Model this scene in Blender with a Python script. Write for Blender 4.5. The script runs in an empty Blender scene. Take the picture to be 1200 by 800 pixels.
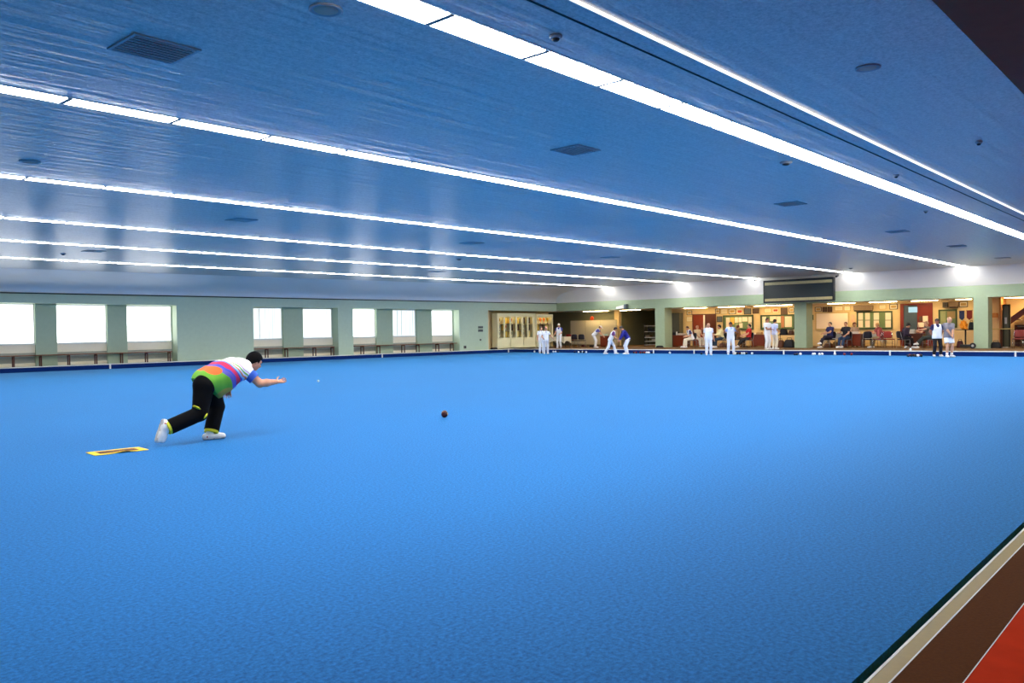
import bpy, bmesh, math, random
import numpy as np
from mathutils import Vector, Matrix

random.seed(7)
C = bpy.context.scene.collection
R = math.radians

# ------------------------------------------------------------------ camera
FPX, YAW, PITCH, ROLL, EYE = 960.3, .72797, -.014635, -.0157287, 1.47
cy, sy, cp, sp = math.cos(YAW), math.sin(YAW), math.cos(PITCH), math.sin(PITCH)
FW = np.array([cy*cp, sy*cp, sp]); RT = np.array([sy, -cy, 0.0]); UP = np.cross(RT, FW)
RT, UP = RT*math.cos(ROLL)+UP*math.sin(ROLL), -RT*math.sin(ROLL)+UP*math.cos(ROLL)
E0 = np.array([0, 0, EYE])

def ray(x, y): return RT*(x-600)/FPX - UP*(y-400)/FPX + FW
def onz(x, y, z): d = ray(x, y); return E0 + d*(z-EYE)/d[2]
def onx(x, y, X): d = ray(x, y); return E0 + d*X/d[0]
def ony(x, y, Y): d = ray(x, y); return E0 + d*Y/d[1]

# left wall frame: t along the wall, off outward, z up
WA = np.array([11.0, 38.8]); WB = np.array([44.5, 35.46])
WD = (WB-WA)/np.linalg.norm(WB-WA); WN = np.array([-WD[1], WD[0]]); WANG = math.atan2(WD[1], WD[0])
def lw(px, py, off):
    q = ray(px, py); k = (WA@WN+off)/(q[:2]@WN); p = E0+q*k
    return float((p[:2]-WA)@WD), float(p[2])
def lwp(t, off, z=0):
    p = WA+WD*t+WN*off; return (p[0], p[1], z)

cam = bpy.data.cameras.new('camera'); camo = bpy.data.objects.new('camera', cam); C.objects.link(camo)
cam.sensor_width = 36; cam.lens = 36*FPX/1200; cam.clip_end = 300; cam.clip_start = .02
M4 = Matrix.Identity(4)
for i in range(3):
    M4[i][0] = RT[i]; M4[i][1] = UP[i]; M4[i][2] = -FW[i]; M4[i][3] = E0[i]
camo.matrix_world = M4
bpy.context.scene.camera = camo

# ------------------------------------------------------------------ materials
def lin(c):
    c = c/255.0
    return c/12.92 if c <= .04045 else ((c+.055)/1.055)**2.4
def rgb(*c): return (lin(c[0]), lin(c[1]), lin(c[2]), 1)
_mats = {}
def mat(name, col, rough=.6, metal=0, spec=.4, noise=.12, scale=12, bump=0, bscale=60):
    if name in _mats: return _mats[name]
    m = bpy.data.materials.new(name); m.use_nodes = True; nt = m.node_tree; b = nt.nodes['Principled BSDF']
    c = rgb(*col)
    b.inputs['Roughness'].default_value = rough; b.inputs['Metallic'].default_value = metal
    b.inputs['Specular IOR Level'].default_value = spec
    tc = nt.nodes.new('ShaderNodeTexCoord'); nz = nt.nodes.new('ShaderNodeTexNoise')
    nz.inputs['Scale'].default_value = scale; nz.inputs['Detail'].default_value = 4
    nt.links.new(tc.outputs['Object'], nz.inputs['Vector'])
    mx = nt.nodes.new('ShaderNodeMix'); mx.data_type = 'RGBA'
    mx.inputs[6].default_value = tuple(x*(1-noise) for x in c[:3])+(1,)
    mx.inputs[7].default_value = tuple(min(1, x*(1+noise)) for x in c[:3])+(1,)
    nt.links.new(nz.outputs['Fac'], mx.inputs[0]); nt.links.new(mx.outputs[2], b.inputs['Base Color'])
    if bump:
        n2 = nt.nodes.new('ShaderNodeTexNoise'); n2.inputs['Scale'].default_value = bscale
        nt.links.new(tc.outputs['Object'], n2.inputs['Vector'])
        bp = nt.nodes.new('ShaderNodeBump'); bp.inputs['Strength'].default_value = bump; bp.inputs['Distance'].default_value = .01
        nt.links.new(n2.outputs['Fac'], bp.inputs['Height']); nt.links.new(bp.outputs['Normal'], b.inputs['Normal'])
    _mats[name] = m; return m
def emit(name, col, strength):
    if name in _mats: return _mats[name]
    m = bpy.data.materials.new(name); m.use_nodes = True; nt = m.node_tree; nt.nodes.clear()
    e = nt.nodes.new('ShaderNodeEmission'); o = nt.nodes.new('ShaderNodeOutputMaterial')
    e.inputs[0].default_value = (*col, 1); e.inputs[1].default_value = strength
    nt.links.new(e.outputs[0], o.inputs[0]); _mats[name] = m; return m

def carpet_mat():
    m = bpy.data.materials.new('blue_carpet'); m.use_nodes = True; nt = m.node_tree; b = nt.nodes['Principled BSDF']
    L = nt.links.new; N = nt.nodes.new
    tc = N('ShaderNodeTexCoord')
    n1 = N('ShaderNodeTexNoise'); n1.inputs['Scale'].default_value = 42; n1.inputs['Detail'].default_value = 6; n1.inputs['Roughness'].default_value = .75
    n2 = N('ShaderNodeTexNoise'); n2.inputs['Scale'].default_value = .35; n2.inputs['Detail'].default_value = 3
    L(tc.outputs['Object'], n1.inputs['Vector']); L(tc.outputs['Object'], n2.inputs['Vector'])
    r1 = N('ShaderNodeValToRGB'); r1.color_ramp.elements[0].position = .37; r1.color_ramp.elements[1].position = .63
    r1.color_ramp.elements[0].color = CARPET_A; r1.color_ramp.elements[1].color = CARPET_B
    L(n1.outputs['Fac'], r1.inputs[0])
    mx = N('ShaderNodeMix'); mx.data_type = 'RGBA'; mx.blend_type = 'MULTIPLY'; mx.inputs[0].default_value = 1
    r2 = N('ShaderNodeValToRGB'); r2.color_ramp.elements[0].color = (.9, .9, .92, 1); r2.color_ramp.elements[1].color = (1, 1, 1, 1)
    L(n2.outputs['Fac'], r2.inputs[0]); L(r1.outputs[0], mx.inputs[6]); L(r2.outputs[0], mx.inputs[7])
    L(mx.outputs[2], b.inputs['Base Color'])
    b.inputs['Roughness'].default_value = .85; b.inputs['Specular IOR Level'].default_value = .12
    b.inputs['Sheen Weight'].default_value = .28; b.inputs['Sheen Roughness'].default_value = .4
    b.inputs['Sheen Tint'].default_value = (.2, .65, 1, 1)
    bp = N('ShaderNodeBump'); bp.inputs['Strength'].default_value = .35; bp.inputs['Distance'].default_value = .004
    L(n1.outputs['Fac'], bp.inputs['Height']); L(bp.outputs['Normal'], b.inputs['Normal'])
    return m
CARPET_A = (.003, .078, .255, 1); CARPET_B = (.010, .192, .57, 1)

def ceiling_mat():
    m = bpy.data.materials.new('ceiling_boards'); m.use_nodes = True; nt = m.node_tree; b = nt.nodes['Principled BSDF']
    L = nt.links.new; N = nt.nodes.new
    tc = N('ShaderNodeTexCoord'); sx = N('ShaderNodeSeparateXYZ'); L(tc.outputs['Object'], sx.inputs[0])
    # boards running along the strips: narrow V joint every 150 mm
    mu = N('ShaderNodeMath'); mu.operation = 'MULTIPLY'; mu.inputs[1].default_value = 1/.30; L(sx.outputs['Y'], mu.inputs[0])
    fr = N('ShaderNodeMath'); fr.operation = 'FRACT'; L(mu.outputs[0], fr.inputs[0])
    cr = N('ShaderNodeValToRGB'); e = cr.color_ramp.elements
    e[0].position = 0; e[0].color = (0, 0, 0, 1); e[1].position = .05; e[1].color = (1, 1, 1, 1)
    x = e.new(.95); x.color = (1, 1, 1, 1); x = e.new(1); x.color = (0, 0, 0, 1)
    L(fr.outputs[0], cr.inputs[0])
    mp = N('ShaderNodeMapping'); mp.inputs['Scale'].default_value = (.6, 7, 1); L(tc.outputs['Object'], mp.inputs[0])
    nz = N('ShaderNodeTexNoise'); nz.inputs['Scale'].default_value = 1.0; nz.inputs['Detail'].default_value = 3; L(mp.outputs[0], nz.inputs['Vector'])
    nf = N('ShaderNodeTexNoise'); nf.inputs['Scale'].default_value = 26; nf.inputs['Detail'].default_value = 5; nf.inputs['Roughness'].default_value = .8; L(tc.outputs['Object'], nf.inputs['Vector'])
    ad = N('ShaderNodeMath'); ad.operation = 'MULTIPLY_ADD'; ad.inputs[1].default_value = 4.5; L(nz.outputs['Fac'], ad.inputs[0])
    jm = N('ShaderNodeMath'); jm.operation = 'MULTIPLY'; jm.inputs[1].default_value = .12; L(cr.outputs[0], jm.inputs[0]); L(jm.outputs[0], ad.inputs[2])
    bp = N('ShaderNodeBump'); bp.inputs['Strength'].default_value = .6; bp.inputs['Distance'].default_value = .008
    L(ad.outputs[0], bp.inputs['Height']); L(bp.outputs['Normal'], b.inputs['Normal'])
    r2 = N('ShaderNodeValToRGB'); r2.color_ramp.elements[0].position = .36; r2.color_ramp.elements[1].position = .64
    r2.color_ramp.elements[0].color = (.33, .318, .295, 1); r2.color_ramp.elements[1].color = (.60, .578, .54, 1)
    L(nf.outputs['Fac'], r2.inputs[0]); L(r2.outputs[0], b.inputs['Base Color'])
    b.inputs['Roughness'].default_value = .30; b.inputs['Specular IOR Level'].default_value = .5
    return m

# ------------------------------------------------------------------ mesh building
class MB:
    def __init__(s): s.v = []; s.f = []; s.sm = []
    def add(s, vs, fs, smooth=False):
        o = len(s.v); s.v += [tuple(map(float, v)) for v in vs]
        for f in fs: s.f.append([i+o for i in f]); s.sm.append(smooth)
        return s
    def box(s, x0, x1, y0, y1, z0, z1, rz=0):
        vs = [(x, y, z) for z in (z0, z1) for y in (y0, y1) for x in (x0, x1)]
        if rz:
            cx, cyy = (x0+x1)/2, (y0+y1)/2
            vs = [(cx+(x-cx)*math.cos(rz)-(y-cyy)*math.sin(rz), cyy+(x-cx)*math.sin(rz)+(y-cyy)*math.cos(rz), z) for x, y, z in vs]
        return s.add(vs, [(0, 2, 3, 1), (4, 5, 7, 6), (0, 1, 5, 4), (1, 3, 7, 5), (3, 2, 6, 7), (2, 0, 4, 6)])
    def hexa(s, vs): return s.add(vs, [(0, 2, 3, 1), (4, 5, 7, 6), (0, 1, 5, 4), (1, 3, 7, 5), (3, 2, 6, 7), (2, 0, 4, 6)])
    def quad(s, *vs): return s.add(vs, [tuple(range(len(vs)))])
    def tube(s, pts, r, n=8, caps=True):
        pts = [Vector(p) for p in pts]; rs = r if isinstance(r, (list, tuple)) else [r]*len(pts)
        vs = []; fs = []; prev = None
        for i, p in enumerate(pts):
            d = (pts[min(i+1, len(pts)-1)]-pts[max(i-1, 0)]).normalized()
            if prev is None:
                a = d.orthogonal().normalized()
            else:
                a = (prev-d*prev.dot(d)); a = a.normalized() if a.length > 1e-6 else d.orthogonal().normalized()
            prev = a; b = d.cross(a)
            for k in range(n):
                t = 2*math.pi*k/n; vs.append(p+(a*math.cos(t)+b*math.sin(t))*rs[i])
        for i in range(len(pts)-1):
            for k in range(n):
                fs.append((i*n+k, i*n+(k+1) % n, (i+1)*n+(k+1) % n, (i+1)*n+k))
        s.add(vs, fs, True)
        if caps:
            o = len(s.v)-len(vs)
            s.f.append([o+k for k in range(n)][::-1]); s.sm.append(False)
            s.f.append([o+(len(pts)-1)*n+k for k in range(n)]); s.sm.append(False)
        return s
    def lathe(s, prof, c=(0, 0, 0), n=20):
        vs = []; fs = []
        for r, z in prof:
            for k in range(n):
                t = 2*math.pi*k/n; vs.append((c[0]+r*math.cos(t), c[1]+r*math.sin(t), c[2]+z))
        m = len(prof)
        for i in range(m-1):
            for k in range(n): fs.append((i*n+k, i*n+(k+1) % n, (i+1)*n+(k+1) % n, (i+1)*n+k))
        fs.append(tuple(range(n))[::-1]); fs.append(tuple((m-1)*n+k for k in range(n)))
        return s.add(vs, fs, True)
    def build(s, name, m, parent=None, bevel=0):
        me = bpy.data.meshes.new(name); me.from_pydata(s.v, [], s.f); me.update()
        me.polygons.foreach_set('use_smooth', s.sm)
        me.materials.append(m)
        o = bpy.data.objects.new(name, me); C.objects.link(o)
        if parent: o.parent = parent
        if bevel:
            md = o.modifiers.new('bevel', 'BEVEL'); md.width = bevel; md.segments = 2; md.limit_method = 'ANGLE'
        return o
def tag(o, label, cat, group=None, kind=None):
    o['label'] = label; o['category'] = cat
    if group: o['group'] = group
    if kind: o['kind'] = kind
    return o
def thing(name, label, cat, loc=(0, 0, 0), rz=0, group=None):
    o = bpy.data.objects.new(name, None); C.objects.link(o); o.location = loc; o.rotation_euler = (0, 0, rz)
    o.empty_display_size = .1
    return tag(o, label, cat, group)
def struct(name, mb, m, loc=(0, 0, 0), rz=0, parent=None):
    o = mb.build(name, m, parent); o.location = loc; o.rotation_euler = (0, 0, rz); o['kind'] = 'structure'; return o
def copy_tree(o, parent=None):
    c = o.copy(); C.objects.link(c)
    if parent: c.parent = parent
    for ch in o.children: copy_tree(ch, c)
    return c

# ------------------------------------------------------------------ palette
M_GRILLEF0 = mat('grey_joint_bar', (120, 122, 126), .6)
M_CARPET = carpet_mat(); M_CEIL = ceiling_mat()
M_DITCH = mat('dark_blue_ditch_carpet', (14, 46, 112), .9, spec=.1, noise=.2, scale=40)
M_WHITE = mat('white_paint', (236, 236, 230), .5, noise=.03)
M_COVE = mat('cove_plaster', (244, 243, 238), .6, noise=.03, scale=2)
M_GREEN = mat('sage_green_paint', (160, 178, 146), .55, noise=.07, scale=6, bump=.08, bscale=30)
M_GREENLIT = mat('sage_paint_window_lit', (190, 206, 178), .55, noise=.07, scale=6, bump=.08, bscale=30)  # same sage paint, window light on the left wall put into its colour
M_GREEN2 = mat('sage_pier_paint', (172, 188, 160), .6, noise=.07, scale=6)
M_APRON = mat('cream_sill_panel', (253, 240, 212), .5, noise=.04)
M_LOWER = mat('grey_under_bench_panel', (170, 170, 155), .7, noise=.08)
M_DARKTRIM = mat('dark_shadow_gap', (32, 48, 46), .8)
M_KERBTOP = mat('pale_kerb_edge', (236, 236, 228), .45)
M_TAN = mat('tan_timber_coping', (152, 124, 34), .5, noise=.15, scale=30)
M_BROWN = mat('brown_walkway_carpet', (92, 50, 16), .95, spec=.1, noise=.3, scale=60, bump=.3, bscale=90)
M_RED = mat('red_brown_step', (205, 52, 12), .9, spec=.05, noise=.2, scale=8)
M_FLOORB = mat('brown_alcove_carpet', (112, 84, 56), .9, spec=.1, noise=.2, scale=20)
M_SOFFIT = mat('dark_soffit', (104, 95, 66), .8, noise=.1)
M_CREAMWALL = mat('cream_alcove_wall', (226, 200, 150), .6, noise=.05, scale=5)
M_OLIVE = mat('olive_grey_wall', (120, 122, 98), .7, noise=.08, scale=5)
M_WOOD = mat('red_brown_wood', (124, 48, 22), .4, noise=.2, scale=9)
M_WOODD = mat('dark_brown_wood', (84, 40, 22), .4, noise=.2, scale=9)
M_BENCH = mat('bench_timber', (120, 72, 40), .45, noise=.2, scale=14)
M_BLACK = mat('black_plastic', (20, 20, 22), .5)
M_METAL = mat('grey_metal', (150, 150, 150), .35, metal=.8, noise=.05)
M_CHROME = mat('pale_chrome', (205, 205, 200), .25, metal=.9, noise=.03)
M_STRIP = emit('lamp_diffuser', (1, .985, .96), 46.0)
M_COVELAMP = emit('cove_lamp', (1, .98, .95), 2.0)
M_WARM = emit('warm_tube', (1, .71, .33), 46.0)
M_WINDOW = emit('daylit_blind', (.96, 1, 1), 3.2)
M_WINDOWB = emit('daylit_glass', (.92, 1, .98), 1.4)

# ------------------------------------------------------------------ shell
ZF = .2                       # walkway level
ZC = EYE+2.66                 # main ceiling
XB = 44.5                     # back fascia plane
def kl(off, x):               # left wall line at x, inward offset off
    t = (x-WA[0])/WD[0]; return WA[1]+WD[1]*t-off
g = MB()
g.add([(-6, 1.2, 0), (39.65, 1.2, 0), (39.65, kl(.75, 39.65), 0), (-6, kl(.75, -6), 0),
       (-6, 1.2, -.05), (39.65, 1.2, -.05), (39.65, kl(.75, 39.65), -.05), (-6, kl(.75, -6), -.05)],
      [(0, 1, 2, 3), (7, 6, 5, 4), (0, 4, 5, 1), (1, 5, 6, 2), (2, 6, 7, 3), (3, 7, 4, 0)])
struct('floor', g, M_CARPET)
# ditch floor round three sides
g = MB().box(-6, 39.9, .99, 1.25, -.2, -.06).box(39.6, 39.95, 1, 36.5, -.2, -.06)
g.add([(-6, kl(.8, -6), -.06), (40, kl(.8, 40), -.06), (40, kl(.45, 40), -.06), (-6, kl(.45, -6), -.06)], [(0, 1, 2, 3)])
struct('trim_1', g, M_BLACK)
# back kerb (blue face) and pale edge
g = MB().box(39.9, 40.1, 1, kl(.5, 40), -.2, ZF-.015); struct('trim_2', g, M_DITCH)
g = MB().box(39.88, 40.12, 1, kl(.5, 40), ZF-.018, ZF+.012); struct('trim_3', g, M_KERBTOP)
lk = np.linalg.norm(np.array([40, kl(.5, 40)])-np.array([-6, kl(.5, -6)]))
g = MB().box(0, lk, 0, .2, -.2, ZF-.015); struct('trim_4', g, M_DITCH, (-6, kl(.5, -6), 0), WANG)
g = MB().box(0, lk, -.02, .22, ZF-.018, ZF+.012); struct('trim_5', g, M_KERBTOP, (-6, kl(.5, -6), 0), WANG)
g = MB().box(0, lk+5, .22, 2.3, ZF-.1, ZF-.002); struct('floor_left_walkway', g, M_LOWER, (-6, kl(.5, -6), 0), WANG)
# right kerb: coping, brown carpet, red step
g = MB().box(-6, 39.9, .935, 1.0, -.2, ZF); struct('trim_6', g, M_TAN)
g = MB().box(-6, 39.9, .993, 1.004, ZF-.02, ZF+.001).box(-6, 39.9, .931, .937, ZF-.02, ZF+.001); struct('trim_7', g, M_KERBTOP)
g = MB().box(-6, 40.1, .738, .932, -.2, ZF); struct('floor_walkway', g, M_BROWN)
g = MB().box(-6, 40.1, .7345, .7385, ZF-.02, ZF+.001); struct('trim_8', g, M_KERBTOP)
g = MB().box(-6, 40.1, -4, .735, -.2, ZF); struct('floor_step', g, M_RED)
# back walkway and alcove floor
g = MB().box(40.1, 56, -4, 45, -.2, ZF); struct('floor_alcove', g, M_FLOORB)
# ceiling
FO = 3.4                      # left cove starts this far from the wall
YS = .80                      # ceiling edge above the near walkway; joint and slot light further in
g = MB()
g.add([(-6, YS, ZC), (43.7, YS, ZC), (43.7, kl(FO, 43.7), ZC), (-6, kl(FO, -6), ZC),
       (-6, YS, ZC+.1), (43.7, YS, ZC+.1), (43.7, kl(FO, 43.7), ZC+.1), (-6, kl(FO, -6), ZC+.1)],
      [(3, 2, 1, 0), (4, 5, 6, 7), (0, 1, 5, 4), (1, 2, 6, 5), (2, 3, 7, 6), (3, 0, 4, 7)])
struct('ceiling', g, M_CEIL)
ZH = ZC; YG = 4.30; YL = 4.02
g = MB().box(-6, 43.7, YG-.011, YG+.011, ZC-.006, ZC+.02); struct('trim_9', g, M_DARKTRIM)
# coves
ZBT = 3.24
g = MB(); prof = []
for i in range(9):
    a = i/8*math.pi/2; prof.append((43.7+.86*(1-math.cos(a)) if False else 43.7+.8*i/8, ZBT+(ZC-ZBT)*(1-(i/8)**1.25)))
vs = []
for x, z in prof: vs += [(x, -4, z), (x, kl(0, x)+.1, z)]
g.add(vs, [(2*i, 2*i+2, 2*i+3, 2*i+1) for i in range(8)], True); struct('ceiling_cove_back', g, M_COVE)
g = MB(); vs = []
for i in range(13):
    a = i/12*math.pi/2; off = FO*(1-math.sin(a)); fz = math.cos(a)
    for x in (-6, 44.6):
        t = (x-WA[0])/WD[0]; zt = 3.38-.0042*t
        vs.append((x, kl(off, x), zt+(ZC-zt)*fz))
g.add(vs, [(2*i, 2*i+1, 2*i+3, 2*i+2) for i in range(12)], True); struct('ceiling_cove_left', g, M_COVE)
# roof lid so no light enters
g = MB().box(-7, 57, -5, 46, 4.6, 4.7); struct('ceiling_slab', g, M_SOFFIT)
# soffit over the near walkway, right and front walls
g = MB().box(-6, 44.5, -4, .86, 2.67, 2.80).box(-6, 44.5, .80, .86, 2.80, ZH+.02); struct('ceiling_soffit', g, M_SOFFIT)
g = MB().box(-6, 56, -4.2, -4, -.2, 4.6); struct('wall_right', g, M_OLIVE)
g = MB().box(-6.2, -6, -4.2, 46, -.2, 4.6); struct('wall_front', g, M_GREEN)

# left wall ------------------------------------------------------
DW = .6
def zt(t): return 3.38-.0042*t
def zb(t): return 2.935-.0077*t
def fasc(mb, t0, t1, z0f, z1f, o0, o1):
    mb.hexa([(t, o, (z0f if k == 0 else z1f)(t)) for k in (0, 1) for o in (o0, o1) for t in (t0, t1)])
wl = MB()
fasc(wl, -20, 33.75, zb, zt, 0, 1.6)
for t0, t1 in ((-20, -9.5), (7.65, 11.5), (16.42, 17.37), (24.98, 27.34)):
    fasc(wl, t0, t1, lambda t: ZF-.1, zb, 0, 1.0)
struct('wall_left', wl, M_GREENLIT, (WA[0], WA[1], 0), WANG)
g = MB(); fasc(g, -20, 33.75, lambda t: zt(t)-.055, lambda t: zt(t)-.005, -.03, .05); struct('trim_11', g, M_DARKTRIM, (WA[0], WA[1], 0), WANG)  # dark strip stands in for the shade line at the fascia top
bays = [(-9.5, 7.65, [(-9.1, -7.05), (-6.2, -4.12), (-3.27, -1.2), (-.32, 1.76), (2.6, 4.68), (5.54, 7.62)]),
        (11.5, 16.42, [(11.6, 13.40), (14.55, 16.40)]), (17.37, 24.98, [(17.47, 19.22), (20.35, 22.1), (23.22, 24.93)])]
WZ0 = 1.17
piers = MB(); apron = MB(); lower = MB(); sill = MB(); winrects = []
for b0, b1, ws in bays:
    edges = [b0]+[e for w in ws for e in w]+[b1]
    for i in range(0, len(edges), 2):
        a, b = edges[i], edges[i+1]
        first, last = i == 0, i == len(edges)-2
        if b-a > .03:
            fasc(piers, a, b, lambda t: ZF-.05, zb, DW-.12 if not (first or last) else DW-.02, DW+.3)
    for a, b in ws:
        apron.box(a-.02, b+.02, DW+.02, DW+.12, .78, WZ0); lower.box(a-.02, b+.02, DW+.05, DW+.15, ZF+.14, .78)
        apron.box(a-.02, b+.02, DW+.02, DW+.14, ZF, ZF+.14); sill.box(a, b, DW-.03, DW+.1, WZ0-.035, WZ0)
        winrects.append((a, b))
struct('wall_left_piers', piers, M_GREEN2, (WA[0], WA[1], 0), WANG)
struct('wall_left_apron', apron, M_APRON, (WA[0], WA[1], 0), WANG)
struct('wall_left_under_bench', lower, M_LOWER, (WA[0], WA[1], 0), WANG)
struct('trim_12', sill, M_WHITE, (WA[0], WA[1], 0), WANG)
# windows
vis = 0
blind_at = {6: 13, 7: 12, 9: 14}
for i, (a, b) in enumerate(winrects):
    w = bpy.data.objects.new('window_%d' % (i+1), None); C.objects.link(w); w['kind'] = 'structure'
    w.location = lwp(a, DW, 0); w.rotation_euler = (0, 0, WANG)
    W = b-a; top = zb(b)-.01
    fr = MB().box(0, .035, .02, .08, WZ0, top).box(W-.035, W, .02, .08, WZ0, top).box(.035, W-.035, .02, .08, WZ0, WZ0+.035).box(.035, W-.035, .02, .08, top-.04, top)
    fr.build('window_frame', M_WHITE, w)
    MB().box(.03, W-.03, .09, .10, WZ0, top).build('glass_pane', M_WINDOWB if i in blind_at else M_WINDOW, w)
    if i in blind_at:
        vb = thing('vertical_blind', ['white vertical blind with open slats, left window of the two window bay',
                   'white vertical blind drawn almost closed, right window of the two window bay',
                   'white vertical blind in the middle window of the far three window bay'][list(blind_at).index(i)],
                   'blind', lwp(a, DW, 0), WANG, 'vertical blinds on the left wall')
        rnd = random.Random(i)
        sl = MB(); n = 16
        for k in range(n):
            x = .06+(W-.12)*(k+.5)/n
            ang = 1.12+rnd.uniform(-.4, .4)*(1 if i != 7 else .35)
            sl.box(x-.055, x+.055, -.004+.03, .03, WZ0+.05, top-.06, ang)
        sl.build('slats', mat('blind_fabric', (225, 235, 235), .8, noise=.05), vb)
        MB().box(.02, W-.02, -.02, .015, top-.05, top).build('head_rail', M_WHITE, vb)
# back of recess for the display cabinets
g = MB().box(27.34, 33.9, 1.05, 1.2, ZF-.05, 2.75).box(27.34, 27.40, .0, 1.05, ZF-.05, 2.74)
struct('wall_left_recess', g, M_CREAMWALL, (WA[0], WA[1], 0), WANG)

# benches along the left wall
def bench(t0, t1, legs, label):
    b = thing('bench', label, 'bench', lwp(t0, .08, ZF), WANG, 'long benches under the left windows')
    L = t1-t0
    seat = MB()
    for k in range(3): seat.box(0, L, k*.125, k*.125+.11, .455, .495)
    seat.build('seat', M_BENCH, b, .006)
    for t in legs:
        x = t-t0
        MB().box(x-.025, x+.025, .02, .06, 0, .455).box(x-.025, x+.025, .30, .34, 0, .455).box(x-.025, x+.025, .06, .30, .40, .455).build('leg', M_WOODD, b)
bench(-8.9, 7.45, [-8.4, -7.2, -6, -4.8, -3.6, -2.4, -1.3, -.2, .85, 1.88, 2.99, 4.1, 5.2, 6.3, 7.35], 'brown timber bench under the nearest bank of windows')
bench(11.7, 16.25, [lw(x, 410, .3)[0] for x in (312, 335, 368, 389)], 'brown timber bench under the pair of blind covered windows')
bench(17.5, 24.85, [lw(x, 408, .3)[0] for x in (424, 443, 472, 489, 512, 529)], 'brown timber bench under the far three windows')

# back fascia and pillars -----------------------------------------
ZBB = 2.665
g = MB().box(XB, XB+.9, -4, kl(0, XB)+.05, ZBB, ZBT+.02); struct('wall_back', g, M_GREEN)
pil = [(27.576, 26.898), (18.606, 17.931), (9.712, 9.092)]
for i, (ya, yb) in enumerate(pil):
    g = MB().box(XB+.005, XB+.9, yb, ya, ZF-.05, ZBB+.05); struct('pillar' if i == 0 else 'pillar.%03d' % i, g, M_GREEN)
# alcove shell
XA = 49.3
g = MB().box(XA, XA+.2, -4, 29.6, ZF-.1, 2.9); struct('wall_back_alcove', g, M_CREAMWALL)
g = MB().box(54, 54.2, 27, 46, ZF-.1, 2.9).box(XA, 54.2, 29.5, 29.7, ZF-.1, 2.9).box(44.6, 54.2, 40.6, 40.8, ZF-.1, 2.9)
struct('wall_back_recess', g, M_OLIVE)
g = MB().box(XB+.9, 55, -4, 46, 2.72, 2.80).box(XB, XB+.9, 35.3, 46, 2.66, 2.8); struct('ceiling_alcove', g, M_COVE)
# side walls seen beside the pillars: green nibs

# ------------------------------------------------------------------ ceiling lights
strips = [(5.11, .31, 'first'), (9.89, .25, 'second'), (15.2, .22, 'third'), (20.5, .20, 'fourth'), (25.25, .20, 'fifth'), (30.7, .20, 'sixth')]
lab = ['broad white strip light nearest the camera, crossing from top centre to right edge',
       'white strip light second from the camera, meeting the back cove right of the scoreboard pillar',
       'white strip light third from the camera, ending just right of the black scoreboard',
       'white strip light fourth from the camera, ending just left of the black scoreboard',
       'white strip light second from the left windows, between two others',
       'white strip light running closest to the left windows']
UL = 1.262
for (y, w, nm), lb in zip(strips, lab):
    x0 = 4.868-UL*3; x1 = 43.60
    t = thing('strip_light', lb, 'ceiling light', (x0, y, ZC), 0, 'strip lights in the hall ceiling')
    MB().box(0, x1-x0, -w/2-.03, -w/2-.002, -.006, .0).box(0, x1-x0, w/2+.002, w/2+.03, -.006, .0).build('trim_rail', M_WHITE, t)
    n = int((x1-x0)/UL)+1
    jb = MB()
    for k in range(n+1):
        a = k*UL; jb.box(max(a-.028, 0), min(a+.028, x1-x0), -w/2, w/2, -.014, -.002) if a < x1-x0 else None
    jb.build('joint_bars', M_GRILLEF0, t)
    for k in range(n):
        a = k*UL+.028; b = min((k+1)*UL-.028, x1-x0)
        if b-a > .05: MB().box(a, b, -w/2, w/2, -.011 if k < n-1 else -.022, -.004).build('diffuser', M_STRIP, t)
for y, w, nm in strips:  # unseen area lights added at the strip ends to brighten the back cove
    L_ = bpy.data.lights.new('cove_fill_light', 'AREA'); L_.shape = 'RECTANGLE'; L_.size = .26; L_.size_y = .08; L_.energy = 12; L_.color = (1, .96, .88)
    lo_ = bpy.data.objects.new('cove_fill_light', L_); C.objects.link(lo_); lo_.location = (43.40, y, ZC-.05)
    lo_.rotation_euler = Vector((-1, 0, .55)).to_track_quat('Z', 'Y').to_euler()
t = thing('slot_light', 'thin white slot light along the ceiling beside the near strip, at upper right', 'ceiling light', (1.0, YL, ZC))
MB().box(0, 42.6, -.010, .010, -.022, -.003).build('diffuser', M_COVELAMP, t)
MB().box(0, 42.6, .011, .020, -.024, 0).build('trim_rail', M_WHITE, t)

# warm tubes under alcove ceiling
def tube_lamp(px0, px1, X, label):
    ya = onx(px0, 360, X)[1]; yb = onx(px1, 360, X)[1]
    t = thing('tube_lamp', label, 'ceiling light', (X, (ya+yb)/2, 2.718), 0, 'warm tube lamps under the alcove ceiling')
    h = abs(ya-yb)/2
    MB().box(-.10, .10, -h, h, -.025, 0).build('lamp_housing', M_WHITE, t)
    MB().box(-.085, .085, -h+.02, h-.02, -.045, -.025).build('diffuser', M_WARM, t)
for a, b, X, l in ((684, 712, 48.2, 'warm tube lamp above the cream partition at far left of the alcoves'),
                   (727, 750, 48.2, 'warm tube lamp beside the dark shelving recess, under the white wedge box'),
                   (802, 828, 48.3, 'warm tube lamp above the red brown double door'),
                   (842, 872, 48.3, 'warm tube lamp above the large green framed noticeboard'),
                   (884, 928, 48.3, 'warm tube lamp left of the scoreboard pillar'),
                   (970, 1002, 48.3, 'warm tube lamp above the pale whiteboard'),
                   (1019, 1051, 48.3, 'warm tube lamp right of the wall air conditioner'),
                   (1068, 1099, 48.3, 'warm tube lamp above the glazed door'),
                   (1120, 1139, 48.3, 'warm tube lamp above the two hanging pennants'),
                   (1177, 1215, 48.3, 'warm tube lamp above the stair at the right edge')):
    tube_lamp(a, b, X, l)

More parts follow.
